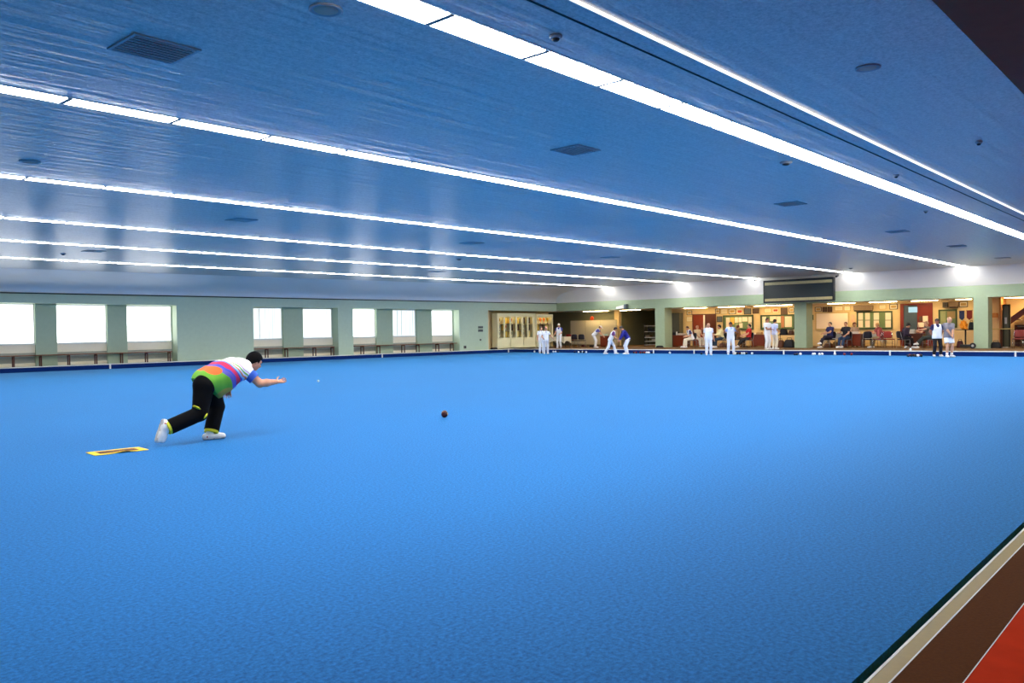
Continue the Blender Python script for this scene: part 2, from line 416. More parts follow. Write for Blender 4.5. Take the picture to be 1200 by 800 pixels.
# ------------------------------------------------------------------ ceiling fittings
M_GRILLE = mat('dark_grille', (58, 60, 62), .6)
M_GRILLEF = mat('grey_grille_frame', (150, 155, 160), .5)
def vent(cx, cyy, z, sx, sy_, label, slats=8, big=True):
    t = thing('ceiling_vent', label, 'air vent', (cx, cyy, z), 0, 'air vents in the ceiling')
    a, b = sx/2, sy_/2
    MB().box(-a, a, -b, b, -.004, .03).build('backing', M_BLACK, t)
    MB().box(-a-.03, a+.03, -b-.03, -b, -.015, 0).box(-a-.03, a+.03, b, b+.03, -.015, 0).box(-a-.03, -a, -b, b, -.015, 0).box(a, a+.03, -b, b, -.015, 0).build('frame', M_GRILLEF, t)
    for k in range(slats):
        y = -b+sy_*(k+.5)/slats; h = sy_/slats*.34
        MB().box(-a, a, y-h*.26, y+h*.26, -.018, -.006).build('slat', mat('pale_slat', (205, 204, 200), .5), t)
for px, py, sx, sy_, l in ((181, 57, .56, .52, 'large slatted air vent nearest the camera at upper left of the ceiling'),
                     (674.5, 175.5, .5, .46, 'slatted air vent between the first and second strip lights, above the hall centre'),
                     (926.5, 238.5, .5, .46, 'slatted air vent between first and second strip lights, closer to the scoreboard'),
                     (1052, 271, .5, .46, 'slatted air vent between first and second strip lights, third from the camera'),
                     (1121, 288, .5, .46, 'slatted air vent between first and second strip lights, fourth from the camera'),
                     (1175, 302, .5, .46, 'slatted air vent nearest the back cove by the right edge'),
                     (283, 257.5, .5, .46, 'slatted air vent between third and fourth strip lights, left half of hall'),
                     (110, 294, .5, .46, 'slatted air vent between the fifth and sixth strip lights, far left'),
                     (553, 284.5, .5, .46, 'slatted air vent between third and fourth strip lights, centre of hall'),
                     (715, 301.5, .5, .46, 'slatted air vent between third and fourth strip lights, left of the scoreboard'),
                     (512, 318, .5, .46, 'slatted air vent between fifth and sixth strip lights, centre of hall'),
                     (625, 324, .45, .4, 'slatted air vent between fifth and sixth strip lights, closest to the back')):
    p = onz(px, py, ZC); vent(p[0], p[1], ZC, sx, sy_, l)
def disc(px, py, r, label, name='ceiling_speaker', cat='speaker', z=ZC):
    p = onz(px, py, z)
    t = thing(name, label, cat, (p[0], p[1], z))
    MB().lathe([(r+.025, 0), (r+.025, -.012), (r, -.016), (r-.01, -.008)], n=24).build('rim', M_GRILLEF, t)
    MB().lathe([(r-.008, -.004), (r-.02, -.012), (r*.5, -.018), (.01, -.02)], n=24).build('grille', mat('speaker_mesh', (178, 162, 142), .6, bump=.4, bscale=200), t)
disc(382, 11, .115, 'round grey ceiling speaker beside the near strip light at top left')
disc(35, 189, .12, 'round ceiling speaker between second and third strip lights at far left')
disc(1017, 79, .10, 'round pale ceiling speaker right of the thin slot light at upper right', z=ZH)
def detector(px, py, label, z=ZC, r=.06):
    p = onz(px, py, z); t = thing('smoke_detector', label, 'detector', (p[0], p[1], z), 0, 'small detectors on the ceiling')
    MB().lathe([(r, 0), (r, -.015), (r*.8, -.03)], n=16).build('base', M_GRILLEF, t)
    MB().lathe([(r*.6, -.03), (r*.55, -.045), (r*.3, -.055)], n=16).build('sensor', M_BLACK, t)
detector(651, 41.5, 'small dark detector between the near strip light and thin slot light, at top centre')
detector(1147, 166, 'small dark detector right of the thin slot light near the right edge', ZH, .05)
detector(921, 190, 'small detector right under the near strip light, between vents', ZC, .10)
detector(1050, 205, 'small detector between the near strip light and thin slot light, by right edge', ZC, .05)
detector(1085, 247, 'small detector by near strip light, above third vent', ZC, .05)
detector(538, 303, 'small detector between fourth and fifth strip lights, mid hall', ZC, .12)
detector(74, 297, 'small detector beside far left vent', ZC, .08)
detector(997, 314, 'small detector by the end of third strip light', ZC, .1)

# ------------------------------------------------------------------ things on the back fascia
def rect(px0, py0, px1, py1, X):
    pa = onx(px0, (py0+py1)/2, X); pb = onx(px1, (py0+py1)/2, X); m = (px0+px1)/2
    return (pa[1]+pb[1])/2, abs(pa[1]-pb[1]), onx(m, py1, X)[2], onx(m, py0, X)[2]

yc, W, z0, z1 = rect(894.5, 326.6, 976.8, 353.8, 43.4)
t = thing('scoreboard', 'black scoreboard with cream edge strips mounted over the middle pillar', 'scoreboard', (43.4, yc, z0))
H = z1-z0; w = W/2
for s in (-.6, .6): MB().box(.25, 1.1, s*w-.03, s*w+.03, .12, .2).build('bracket', M_BLACK, t)
MB().box(0, .25, -w, w, 0, .07).box(0, .25, -w, w, H-.07, H).box(0, .25, -w, -w+.06, .07, H-.07).box(0, .25, w-.06, w, .07, H-.07).build('frame', M_BLACK, t)
MB().box(.03, .12, -w+.06, w-.06, .07, H-.07).build('panel', mat('scoreboard_glass', (26, 34, 32), .45, noise=.2, scale=3), t)
ms = mat('scoreboard_strip', (172, 158, 112), .6, noise=.25, scale=9)
for za, zb_ in ((.09, .24), (H-.27, H-.12)):
    MB().box(.015, .03, -w+.08, w-.08, za, zb_).build('edge_strip', ms, t)
for px, py, l in ((885.5, 328.3, 'small security camera left of the black scoreboard'), (981, 323.5, 'small security camera right of the black scoreboard')):
    p = onx(px, py, 43.55)
    t = thing('security_camera', l, 'camera', (43.55, p[1], p[2]), 0, 'security cameras beside the scoreboard')
    MB().tube([(.30, 0, .10), (.12, 0, .10), (.05, 0, .05)], .02).build('bracket', M_METAL, t)
    MB().tube([(-.12, 0, -.02), (.12, 0, .03)], [.055, .05], 10).build('body', mat('camera_grey', (120, 120, 125), .4), t)
    MB().tube([(-.14, 0, -.025), (-.118, 0, -.02)], .045, 10).build('lens', M_BLACK, t)
yc, W, z0, z1 = rect(722, 357.2, 733, 361.6, XB-.3)
t = thing('wedge_projector', 'white wedge shaped box fitting on the green fascia left of first pillar', 'wall fitting', (XB, yc, z0))
w = W/2; H = z1-z0
MB().hexa([(-.34, -w*.55, 0), (0, -w*.9, 0), (-.34, w, 0), (0, w, 0), (-.30, -w*.55, H), (0, -w*.9, H), (-.30, w, H*.55), (0, w, H*.6)]).build('body', M_WHITE, t, .01)
MB().box(-.28, -.02, -w, -w*.6, -.02, H+.04).build('end_cap', mat('grey_blue_plastic', (110, 125, 135), .5), t)

# left wall small things
for (px0, py0, px1, py1), l in (((560.3, 382.0, 565.7, 384.7), 'upper small grey plate on the plain left wall'), ((560.3, 385.6, 565.7, 388.7), 'lower small grey plate on the plain left wall')):
    a, za = lw(px0, py1, 0); b, zb_ = lw(px1, py0, 0)
    t = thing('wall_plate', l, 'wall plate', lwp(a, 0, za), WANG, 'plates on the plain left wall')
    MB().box(0, b-a, -.03, 0, 0, zb_-za).build('plate', mat('plate_grey', (105, 112, 106), .5), t)
    MB().box(.04, b-a-.04, -.036, -.03, (zb_-za)*.25, (zb_-za)*.75).build('insert', mat('plate_dark', (70, 76, 76), .5), t)
for px, py, s, l in ((544.7, 406.6, .09, 'dark socket box low on the plain left wall'), (562.8, 398, .05, 'tiny grey switch below the two wall plates')):
    a, z = lw(px, py, 0); t = thing('socket_box', l, 'socket', lwp(a, 0, z), WANG)
    MB().box(-s, s, -.05, 0, -s, s).build('box', mat('socket_grey', (88, 88, 84), .5), t, .01)
    MB().tube([(0, -.06, 0), (0, -.05, 0)], s*.5, 10).build('outlet', M_BLACK, t)

# display cabinets in the left recess
def cabinet(pa, pb, off, panes, zbt, ztop, glz, label):
    a = lw(pa, 390, off)[0]; b = lw(pb, 390, off)[0]; W = b-a
    t = thing('display_cabinet', label, 'cabinet', lwp(a, off, ZF), WANG, 'glazed display cabinets in the left recess')
    D = .55; H = ztop-ZF; gz0, gz1 = glz[0]-ZF, glz[1]-ZF
    m = mat('cream_cabinet_paint', (252, 243, 196), .5, noise=.04)
    b_ = MB().box(0, W, D-.03, D, 0, H).box(0, .04, 0, D, 0, H).box(W-.04, W, 0, D, 0, H).box(.04, W-.04, 0, D, H-.05, H).box(.04, W-.04, 0, D, gz0-.04, gz0)
    b_.build('carcass', m, t)
    for k in range(3):
        x0 = W*k/3+.02; x1 = W*(k+1)/3-.02
        MB().box(max(x0, .05), min(x1, W-.05), -.015, .01, .06, gz0-.07).build('lower_door', m, t, .008)
    f = MB().box(.0, W, -.02, .02, gz1, H).box(0, W, -.01, .02, gz0-.07, gz0)
    xs = []
    for p0, p1 in panes:
        xs.append((lw(p0, 390, off)[0]-a, lw(p1, 390, off)[0]-a))
    prev = 0
    for x0, x1 in xs: f.box(prev, x0, -.02, .02, gz0, gz1); prev = x1
    f.box(prev, W, -.02, .02, gz0, gz1); f.build('front_frame', m, t)
    n = 3
    for k in range(1, n):
        z = gz0+(gz1-gz0)*k/n; MB().box(.04, W-.04, .03, D-.03, z-.012, z).build('shelf', M_CREAMWALL, t)
    return a, xs, off, gz0, gz1, n
zc0 = lw(605, 395.2, .3)[1]; zc1 = lw(605, 371.3, .3)[1]; ztp = lw(605, 367.0, .3)[1]
cabA = cabinet(583, 627.5, .3, [(585, 590.3), (592, 597.3), (599, 604.2), (606, 611.2), (613.2, 617.8), (619.4, 624.2)], ZF, ztp, (zc0, zc1), 'long cream cabinet with six glazed panes of trophies')
cabB = cabinet(628.5, 648, .3, [(629.5, 646.5)], ZF, ztp-.06, (zc0, zc1-.03), 'cream cabinet with one wide opening of orange items, by the hall corner')
cols = {'gold': mat('gold_trophy', (214, 168, 60), .3, metal=.7), 'orange': mat('orange_item', (226, 120, 50), .5), 'dark': mat('dark_item', (70, 52, 40), .5),
        'cream': mat('cream_card', (238, 214, 130), .6), 'silver': mat('silver_trophy', (180, 176, 150), .3, metal=.6), 'yellow': mat('yellow_item', (244, 206, 90), .5)}
M_CABGLOW = emit('cabinet_tube', (1, .82, .45), 9.0)
def trophy(loc, col, h, label):
    t = thing('trophy', label, 'trophy', loc, WANG, 'trophies in the display cabinets')
    MB().lathe([(.05, 0), (.05, .04), (.02, .05), (.015, .09)], n=10).build('base', cols['dark'], t)
    MB().lathe([(.015, .09), (.05, h*.55), (.075, h*.85), (.07, h)], n=12).build('cup', cols[col], t)
    MB().tube([(-.06, 0, h*.85), (-.11, 0, h*.75), (-.05, 0, h*.5)], .01, 6).build('handle', cols[col], t)
    MB().tube([(.06, 0, h*.85), (.11, 0, h*.75), (.05, 0, h*.5)], .01, 6).build('handle', cols[col], t)
def card(loc, w, h, col, label):
    t = thing('framed_card', label, 'framed picture', loc, WANG, 'framed cards in the display cabinets')
    MB().box(-w/2, w/2, 0, .02, 0, h).build('frame', cols['dark'], t); MB().box(-w/2+.02, w/2-.02, -.006, 0, .02, h-.02).build('print', cols[col], t)
ordn = ['first', 'second', 'third', 'fourth', 'fifth', 'sixth']; shn = ['bottom', 'middle', 'top']
grid = {(0, 2): 'gold', (1, 2): 'yellow', (2, 2): 'orange', (3, 2): 'yellow', (4, 2): 'dark', (5, 2): 'dark',
        (0, 1): 'silver', (1, 1): 'orange', (2, 1): 'dark', (3, 1): 'dark', (4, 1): 'silver', (5, 1): 'dark',
        (0, 0): 'silver', (1, 0): 'yellow', (2, 0): 'silver', (3, 0): 'cream', (4, 0): 'silver', (5, 0): 'cream'}
a, xs, off, g0, g1, n = cabA
for (k, s), c in grid.items():
    x = (xs[k][0]+xs[k][1])/2; z = ZF+g0+(g1-g0)*s/n+.005
    col = {'dark': 'dark', 'gold': 'gold', 'silver': 'silver', 'orange': 'orange'}.get(c)
    if c in ('gold', 'silver', 'orange'):
        trophy(lwp(a+x, off+.22, z), c, .36, '%s trophy cup on the %s shelf behind the %s glass pane from left' % (c, shn[s], ordn[k]))
        card(lwp(a+x, off+.45, z), .30, .40, 'cream' if c != 'orange' else 'yellow', 'pale card behind the %s trophy, %s shelf, %s pane from left' % (c, shn[s], ordn[k]))
    else:
        card(lwp(a+x, off+.2, z), .32, .42, c, '%s framed card on the %s shelf behind the %s glass pane from left' % (c, shn[s], ordn[k]))
a, xs, off, g0, g1, n = cabB
for k in range(4):
    x = xs[0][0]+(xs[0][1]-xs[0][0])*(k+.5)/4
    trophy(lwp(a+x, off+.22, ZF+g0+(g1-g0)*2/n+.005), ['gold', 'orange', 'orange', 'gold'][k], .40, '%s cup on top shelf of the corner cabinet, %s from left' % (['gold', 'orange', 'orange', 'gold'][k], ordn[k]))
for k in range(3):
    x = xs[0][0]+(xs[0][1]-xs[0][0])*(k+.5)/3
    card(lwp(a+x, off+.25, ZF+g0+(g1-g0)*1/n+.005), .34, .42, ['yellow', 'dark', 'cream'][k], '%s card on middle shelf of the corner cabinet' % ['yellow', 'dark', 'cream'][k])
for (aa, xx, oo, gg0, gg1, nn), l in ((cabA, 'lit tube inside the six pane trophy cabinet'), (cabB, 'lit tube inside the corner trophy cabinet')):
    t = thing('cabinet_lamp', l, 'lamp', lwp(aa+xx[0][0], oo+.05, ZF+gg1+.03), WANG, 'tubes inside the display cabinets')
    MB().tube([(0, .03, 0), (xx[-1][1]-xx[0][0], .03, 0)], .015).build('tube', M_CABGLOW, t)
    MB().box(0, xx[-1][1]-xx[0][0], .0, .06, .02, .045).build('lamp_holder', M_WHITE, t)

# ------------------------------------------------------------------ alcove walls: pictures, boards, doors
XW = XA-.01
yr = onx(729, 390, XA)[1]
g = MB().box(XA, XA+.2, yr, 40.8, ZF-.1, 2.9).box(XA+.2, 54, yr, yr+.1, ZF-.1, 2.9); struct('wall_back_corner', g, M_OLIVE)
g = MB().box(XA-.25, XA, onx(728, 390, XA)[1], onx(722.5, 390, XA)[1], ZF, 2.72); struct('trim_13', g, M_CREAMWALL)

prints = {'pale': mat('pale_print', (236, 222, 186), .5, noise=.1, scale=20), 'red': mat('red_print', (196, 86, 62), .5, noise=.5, scale=10),
          'blue': mat('blue_grey_print', (98, 108, 116), .5, noise=.3, scale=10), 'dark': mat('dark_print', (92, 70, 52), .5, noise=.4, scale=12),
          'tan': mat('tan_print', (196, 160, 96), .5, noise=.3, scale=14)}
M_FRAME = mat('dark_picture_frame', (70, 48, 30), .4); M_FRAMEL = mat('light_picture_frame', (206, 178, 120), .4)
M_MOUNT = mat('white_mount', (238, 230, 205), .6, noise=.03)
def picture(r, kind, label, light=False, X=XW, name='picture_frame', cat='framed picture', grp='framed pictures on the alcove walls'):
    yc, W, z0, z1 = rect(*r, X); w, h = W/2, (z1-z0)
    t = thing(name, label, cat, (X, yc, z0), 0, grp); b = .035
    MB().box(-.03, 0, -w, w, 0, b).box(-.03, 0, -w, w, h-b, h).box(-.03, 0, -w, -w+b, b, h-b).box(-.03, 0, w-b, w, b, h-b).build('frame', M_FRAMEL if light else M_FRAME, t)
    if kind in ('dark', 'blue'):
        MB().box(-.015, 0, -w+b, w-b, b, h-b).build('print', prints[kind], t)
    else:
        MB().box(-.012, 0, -w+b, w-b, b, h-b).build('mount', M_MOUNT, t)
        MB().box(-.016, -.012, -w*.62, w*.62, h*.27, h*.73).build('print', prints[kind], t)
    return t
P = [((805, 363.8, 811.2, 369), 'tan', 'small framed picture above another, left of the double door'),
     ((804.4, 370.8, 811.6, 377), 'pale', 'larger white framed picture below a smaller one, left of the double door'),
     ((838.3, 361.8, 844, 367.5), 'tan', 'tan framed picture at left end of the row over the noticeboard'),
     ((844.8, 361.6, 852.8, 368), 'pale', 'white framed picture second in the row over the noticeboard'),
     ((854, 361.6, 862.3, 368), 'tan', 'white framed picture with tan print, third in the row over the noticeboard'),
     ((863, 361.5, 871, 368.2), 'red', 'white framed picture with red print, over middle of the noticeboard'),
     ((872, 361.2, 880.4, 368.2), 'blue', 'blue grey picture over right end of the noticeboard'),
     ((882, 361.4, 889.5, 367.4), 'dark', 'dark picture between the two noticeboards, in the upper row'),
     ((895.5, 361, 904.3, 366.3), 'pale', 'white framed picture left of the red print, above standing pair'),
     ((905, 360.8, 913, 366.3), 'red', 'white framed picture with red print above standing pair'),
     ((915, 360.5, 923, 369), 'dark', 'tall dark picture hanging lower than its neighbours, left of scoreboard pillar'),
     ((924.5, 360.5, 931, 366), 'tan', 'framed picture tucked against the scoreboard pillar'),
     ((840.2, 370.5, 846.6, 377.2), 'blue', 'small blue grey picture between double door and noticeboard'),
     ((955, 359.6, 962.8, 365), 'tan', 'framed picture just right of the scoreboard pillar, over the whiteboard'),
     ((964, 359.4, 969.3, 365.5), 'dark', 'left one of two dark pictures over the whiteboard'),
     ((970, 359.2, 975.3, 365.5), 'dark', 'right one of two dark pictures over the whiteboard'),
     ((978.3, 358.4, 988, 364), 'pale', 'white framed picture over right half of the whiteboard'),
     ((989, 358.2, 997, 364), 'pale', 'white framed picture beside air conditioner, over whiteboard corner'),
     ((1030, 356.8, 1038.6, 362.3), 'pale', 'white framed picture over the green noticeboard by the door'),
     ((1042.5, 356, 1052, 362.4), 'tan', 'white framed picture nearest the red door frame'),
     ((1124, 353, 1134.3, 359.8), 'tan', 'framed picture above the two hanging pennants')]
for r, k, l in P: picture(r, k, l, light=(k in ('pale', 'red')))

M_BOARDF = mat('dark_green_board_frame', (52, 70, 46), .5); M_BOARD = mat('green_felt', (112, 132, 96), .9, spec=.1)
M_PAPER = mat('white_paper', (240, 222, 200), .7, noise=.03); M_PAPERY = mat('yellow_paper', (222, 178, 84), .7)
M_PAPERG = mat('grey_green_paper', (150, 160, 120), .7)
def board(r, papers, label, fm=M_BOARDF, bm_=M_BOARD, who='', cat='noticeboard', name='notice_board'):
    yc, W, z0, z1 = rect(*r, XW); w, h = W/2, z1-z0
    t = thing(name, label, cat, (XW, yc, z0)); b = .07
    MB().box(-.05, 0, -w, w, 0, b).box(-.05, 0, -w, w, h-b, h).box(-.05, 0, -w, -w+b, b, h-b).box(-.05, 0, w-b, w, b, h-b).build('frame', fm, t)
    MB().box(-.02, 0, -w+b, w-b, b, h-b).build('backing', bm_, t)
    for (rp, m, l) in papers:
        y, pw, pz0, pz1 = rect(*rp, XW)
        p = MB().add([(XW-.024, y-pw/2, pz0), (XW-.024, y+pw/2, pz0), (XW-.024, y+pw/2, pz1), (XW-.024, y-pw/2, pz1),
                      (XW-.021, y-pw/2, pz0), (XW-.021, y+pw/2, pz0), (XW-.021, y+pw/2, pz1), (XW-.021, y-pw/2, pz1)],
                     [(0, 3, 2, 1), (4, 5, 6, 7), (0, 1, 5, 4), (1, 2, 6, 5), (2, 3, 7, 6), (3, 0, 4, 7)]).build('notice_sheet', m)
        tag(p, l, 'notice', 'notices pinned on the boards')
board((847.6, 369, 883, 386.5), [
    ((851, 372, 855.5, 384), M_PAPER, 'tall white sheet at left end of the noticeboard by the double door'),
    ((856, 371.8, 860.6, 380), M_PAPERY, 'yellow sheet on the noticeboard by the double door'),
    ((861.2, 371.6, 865, 378), M_PAPER, 'white sheet right of the yellow sheet, top row'),
    ((865.6, 371.6, 869.3, 377.5), M_PAPER, 'white sheet top row middle of the board by the double door'),
    ((869.8, 371.4, 876, 376.5), M_PAPER, 'wide white sheet top row of the board by the double door'),
    ((877, 371.2, 881.2, 377.8), M_PAPER, 'white sheet top right corner of the board by the double door'),
    ((862, 378.8, 865.6, 384.2), M_PAPERG, 'grey green sheet under the white ones, lower row'),
    ((866.4, 378.6, 870.4, 384), M_PAPER, 'white sheet lower row middle of the board by the double door'),
    ((877, 378.6, 881, 384.4), M_PAPER, 'white sheet lower right corner of the board by the double door')],
    'wide green framed noticeboard full of sheets, right of the double door')
board((891.6, 368.6, 931.5, 386), [
    ((893.6, 371, 898, 383.5), M_PAPER, 'tall white sheet behind the crossed arm woman'),
    ((902.5, 370.6, 910, 376), M_PAPER, 'pale sheet seen between heads of the standing pair'),
    ((910.4, 370.6, 915, 378), M_PAPER, 'pale sheet right of the standing pair, beside pink strip'),
    ((915.6, 370, 919, 384), mat('pink_brown_strip', (184, 120, 88), .7), 'pink brown strip hung on the board left of scoreboard pillar'),
    ((920, 370.6, 928, 383), M_PAPER, 'large pale sheet nearest the scoreboard pillar')],
    'green framed noticeboard behind the standing pair, left of scoreboard pillar')
board((955.4, 365.6, 995.3, 386.2), [], 'large blank pinkish whiteboard right of the scoreboard pillar', M_FRAMEL, mat('whiteboard_face', (244, 226, 206), .35, noise=.03), cat='whiteboard', name='whiteboard')
pl = []
for i, (x0, x1) in enumerate(((1006, 1011.4), (1014, 1019.6), (1024, 1030.2), (1037.7, 1044.2))):
    for j, (y0, y1) in enumerate(((366.4, 374.6), (375.4, 383.4))):
        pl.append(((x0, y0, x1, y1), M_PAPER, '%s white sheet in %s column of the four column noticeboard by the red door' % (['upper', 'lower'][j], ordn[i])))
board((1004.2, 364.6, 1046, 385.6), pl, 'green noticeboard with four columns of white sheets, by the red door')
board((1100, 362.4, 1121.8, 384), [((1102, 364.6, 1108.5, 382), M_PAPERG, 'tall pale sheet in the framed board behind the standing man'),
                                   ((1110, 364.6, 1119.5, 373), mat('brown_sheet', (150, 128, 88), .7), 'brown sheet in the framed board behind the standing man')],
      'dark green framed board behind the man in white shorts')
p = rect(997.2, 368.6, 1002, 377.4, XW)
o = tag(MB().box(XW-.012, XW, p[0]-p[1]/2, p[0]+p[1]/2, p[2], p[3]).build('poster', mat('pinkish_poster', (232, 190, 160), .7, noise=.15, scale=8)), 'narrow pink poster on the wall between whiteboard and noticeboard', 'poster')
p = rect(951, 368.8, 953.4, 374.8, XW)
o = tag(MB().box(XW-.012, XW, p[0]-p[1]/2, p[0]+p[1]/2, p[2], p[3]).build('wall_sign', mat('green_sign', (60, 84, 40), .6)), 'small dark green sign beside the scoreboard pillar', 'sign')
for r, l in (((1000, 357.6, 1022.3, 364.3), 'grey brown air conditioner high on the wall left of red door'), ((1111.5, 353.2, 1122.8, 360.6), 'grey air conditioner high on the wall above the framed board')):
    yc, W, z0, z1 = rect(*r, XW-.2)
    t = thing('air_conditioner', l, 'air conditioner', (XW, yc, z0), 0, 'wall air conditioners'); w, h = W/2, z1-z0
    MB().box(-.22, 0, -w, w, h*.18, h).build('casing', mat('ac_grey', (140, 118, 92), .5), t, .02)
    MB().box(-.20, 0, -w+.04, w-.04, 0, h*.16).build('outlet_flap', mat('ac_dark', (78, 66, 54), .5), t)
r = rect(1104.5, 354, 1110.5, 360, XW-.15)
t = thing('wall_speaker', 'small grey speaker box high on the wall left of the air conditioner', 'speaker', (XW, r[0], r[2]))
MB().box(-.18, 0, -r[1]/2, r[1]/2, 0, r[3]-r[2]).build('cabinet', mat('speaker_grey', (118, 108, 96), .5), t, .01)
MB().box(-.186, -.18, -r[1]/2+.03, r[1]/2-.03, .03, r[3]-r[2]-.03).build('grille', mat('speaker_cloth', (66, 62, 58), .9), t)
for r, m, l in (((1124.3, 364, 1130.2, 375.2), mat('navy_pennant', (34, 52, 104), .8), 'dark blue hanging pennant left of the maroon one'), ((1132.9, 363.6, 1139.3, 374.8), mat('maroon_pennant', (112, 36, 44), .8), 'maroon hanging pennant beside the pillar')):
    yc, W, z0, z1 = rect(*r, XW); w, h = W/2, z1-z0
    t = thing('pennant', l, 'pennant', (XW, yc, z0), 0, 'hanging pennants')
    MB().add([(-.02, -w, h), (-.02, w, h), (-.02, w, .12), (-.02, 0, 0), (-.02, -w, .12), (0, -w, h), (0, w, h), (0, w, .12), (0, 0, 0), (0, -w, .12)],
             [(0, 4, 3, 2, 1), (5, 6, 7, 8, 9), (0, 1, 6, 5), (1, 2, 7, 6), (2, 3, 8, 7), (3, 4, 9, 8), (4, 0, 5, 9)]).build('cloth', m, t)
    MB().tube([(-.02, -w-.03, h), (-.02, w+.03, h)], .012).build('rod', M_WOODD, t)
# red round fixture above partition
p = onx(693.8, 373, XW-.1)
t = thing('round_wall_fixture', 'round orange red fixture on the wall above the cream partition', 'wall fitting', (XW, p[1], p[2]))
MB().tube([(-.10, 0, 0), (0, 0, 0)], .10, 16).build('base', M_WHITE, t)
MB().tube([(-.16, 0, 0), (-.14, 0, 0), (-.10, 0, 0)], [.08, .15, .17], 18).build('dome', mat('orange_red_dome', (232, 84, 36), .35), t)
# cream partition
yc, W, z0, z1 = rect(669, 375, 722.4, 408, 48.6)
t = thing('partition_screen', 'pale cream partition of three panels in the far left alcove', 'partition', (48.6, yc, ZF)); w, h = W/2, z1-ZF
for k in range(3):
    a = -w+W*k/3; MB().box(0, .05, a+.03, a+W/3-.03, .12, h-.04).build('panel', mat('partition_cream', (206, 200, 176), .6, noise=.05), t)
f = MB().box(-.01, .06, -w, w, h-.04, h).box(-.01, .06, -w, w, .08, .12)
for k in range(4): f.box(-.01, .06, -w+W*k/3-.03, -w+W*k/3+.03, 0, h-.04)
f.build('frame', mat('partition_frame', (188, 180, 152), .5), t)

# doors
def door(n, r, m, X=XW, split=None):
    yc, W, z0, z1 = rect(*r, X); w, h = W/2, z1-ZF
    d = bpy.data.objects.new('door_%d' % n, None); C.objects.link(d); d.location = (X, yc, ZF); d['kind'] = 'structure'
    return d, w, h
d, w, h = door(1, (813, 369, 838.5, 409), M_WOOD)
MB().box(-.06, 0, -w-.06, -w, 0, h+.07).box(-.06, 0, w, w+.06, 0, h+.07).box(-.06, 0, -w, w, h, h+.07).build('door_frame', M_WOODD, d)
MB().box(-.04, 0, .06, w, 0, h).build('door_leaf', M_WOOD, d, .01)
MB().box(-.04, 0, -w, -.06, 0, h).build('door_leaf', M_WOODD, d, .01)
MB().box(-.05, 0, -.055, .055, 0, h).build('door_post', M_WHITE, d)
for s in (-.14, .14): MB().tube([(-.09, s, .95), (-.09, s, 1.2)], .015).build('door_handle', M_METAL, d)
d, w, h = door(2, (1055.5, 357.3, 1093.3, 409), M_WOOD)
M_REDDOOR = mat('red_door_paint', (122, 36, 18), .45, noise=.08)
MB().box(-.08, 0, -w, -w+.12, 0, h+.0).box(-.08, 0, w-.18, w, 0, h).box(-.08, 0, -w, w, h, h+.1).build('door_frame', M_REDDOOR, d)
ysp = rect(1075, 380, 1075.2, 381, XW)[0]-float(d.location.y)
MB().box(-.05, 0, -w+.12, ysp, 0, h).build('door_leaf', M_REDDOOR, d, .01)
MB().box(-.05, 0, ysp, w-.18, 0, h).build('door_glass_leaf', mat('grey_door_glass', (72, 84, 84), .18, spec=.8), d)
MB().tube([(-.1, ysp-.1, .9), (-.1, ysp-.1, 1.2)], .016).build('door_handle', M_METAL, d)
yv, wv, zv0, zv1 = rect(1064.5, 359.6, 1075, 366, XW-.06)
MB().box(-.056, -.05, yv-wv/2-d.location.y, yv+wv/2-d.location.y, zv0-ZF, zv1-ZF).build('door_glass_reflection', emit('glass_reflection_glow', (.55, .8, .85), 1.0), d)  # glowing plate stands in for a bluish reflection in the door glass
for r, m, l in (((1077, 370.6, 1081, 376), prints['dark'], 'small dark notice on the red door'), ((1081.4, 370, 1087.4, 377), M_PAPER, 'cream notice at upper right of the red door'), ((1075.6, 377.6, 1083, 383.2), M_PAPER, 'pale notice lowest on the red door')):
    q = rect(*r, XW-.056); tag(MB().box(XW-.062, XW-.056, q[0]-q[1]/2, q[0]+q[1]/2, q[2], q[3]).build('notice_sheet', m), l, 'notice', 'notices on the red door')
d, w, h = door(3, (1174.8, 356.5, 1184.3, 409), M_WOOD, 48.2)
MB().box(-.06, 0, -w, -w+.08, 0, h).box(-.06, 0, w-.08, w, 0, h).box(-.06, 0, -w, w, h-.08, h).build('door_frame', mat('dark_olive_frame', (60, 58, 36), .5), d)
MB().box(-.03, 0, -w+.08, w-.08, 0, h-.08).build('door_glass_leaf', mat('olive_door_glass', (96, 96, 66), .3, spec=.7), d)
q = rect(1177.2, 371.8, 1179.8, 379.4, 48.1); MB().box(-.07, -.03, q[0]-q[1]/2-d.location.y, q[0]+q[1]/2-d.location.y, q[2]-ZF, q[3]-ZF).build('door_push_plate', M_WHITE, d)
ya = onx(1174, 380, 48.2)[1]; yb_ = onx(1172, 380, 48.2)[1]
g = MB().box(48.0, XA, ya, yb_, ZF, 2.72); struct('trim_14', g, mat('orange_door_jamb', (206, 140, 82), .5))
p = onx(1166, 371, XW-.05)
t = thing('wall_dispenser', 'small tan dispenser on the cream wall right of the last pillar', 'dispenser', (XW, p[1], p[2]-.12))
MB().box(-.12, 0, -.13, .13, .08, .32).build('casing', mat('tan_dispenser', (190, 132, 70), .5), t, .03)
MB().box(-.14, 0, -.15, .15, 0, .07).build('tray', M_CREAMWALL, t)

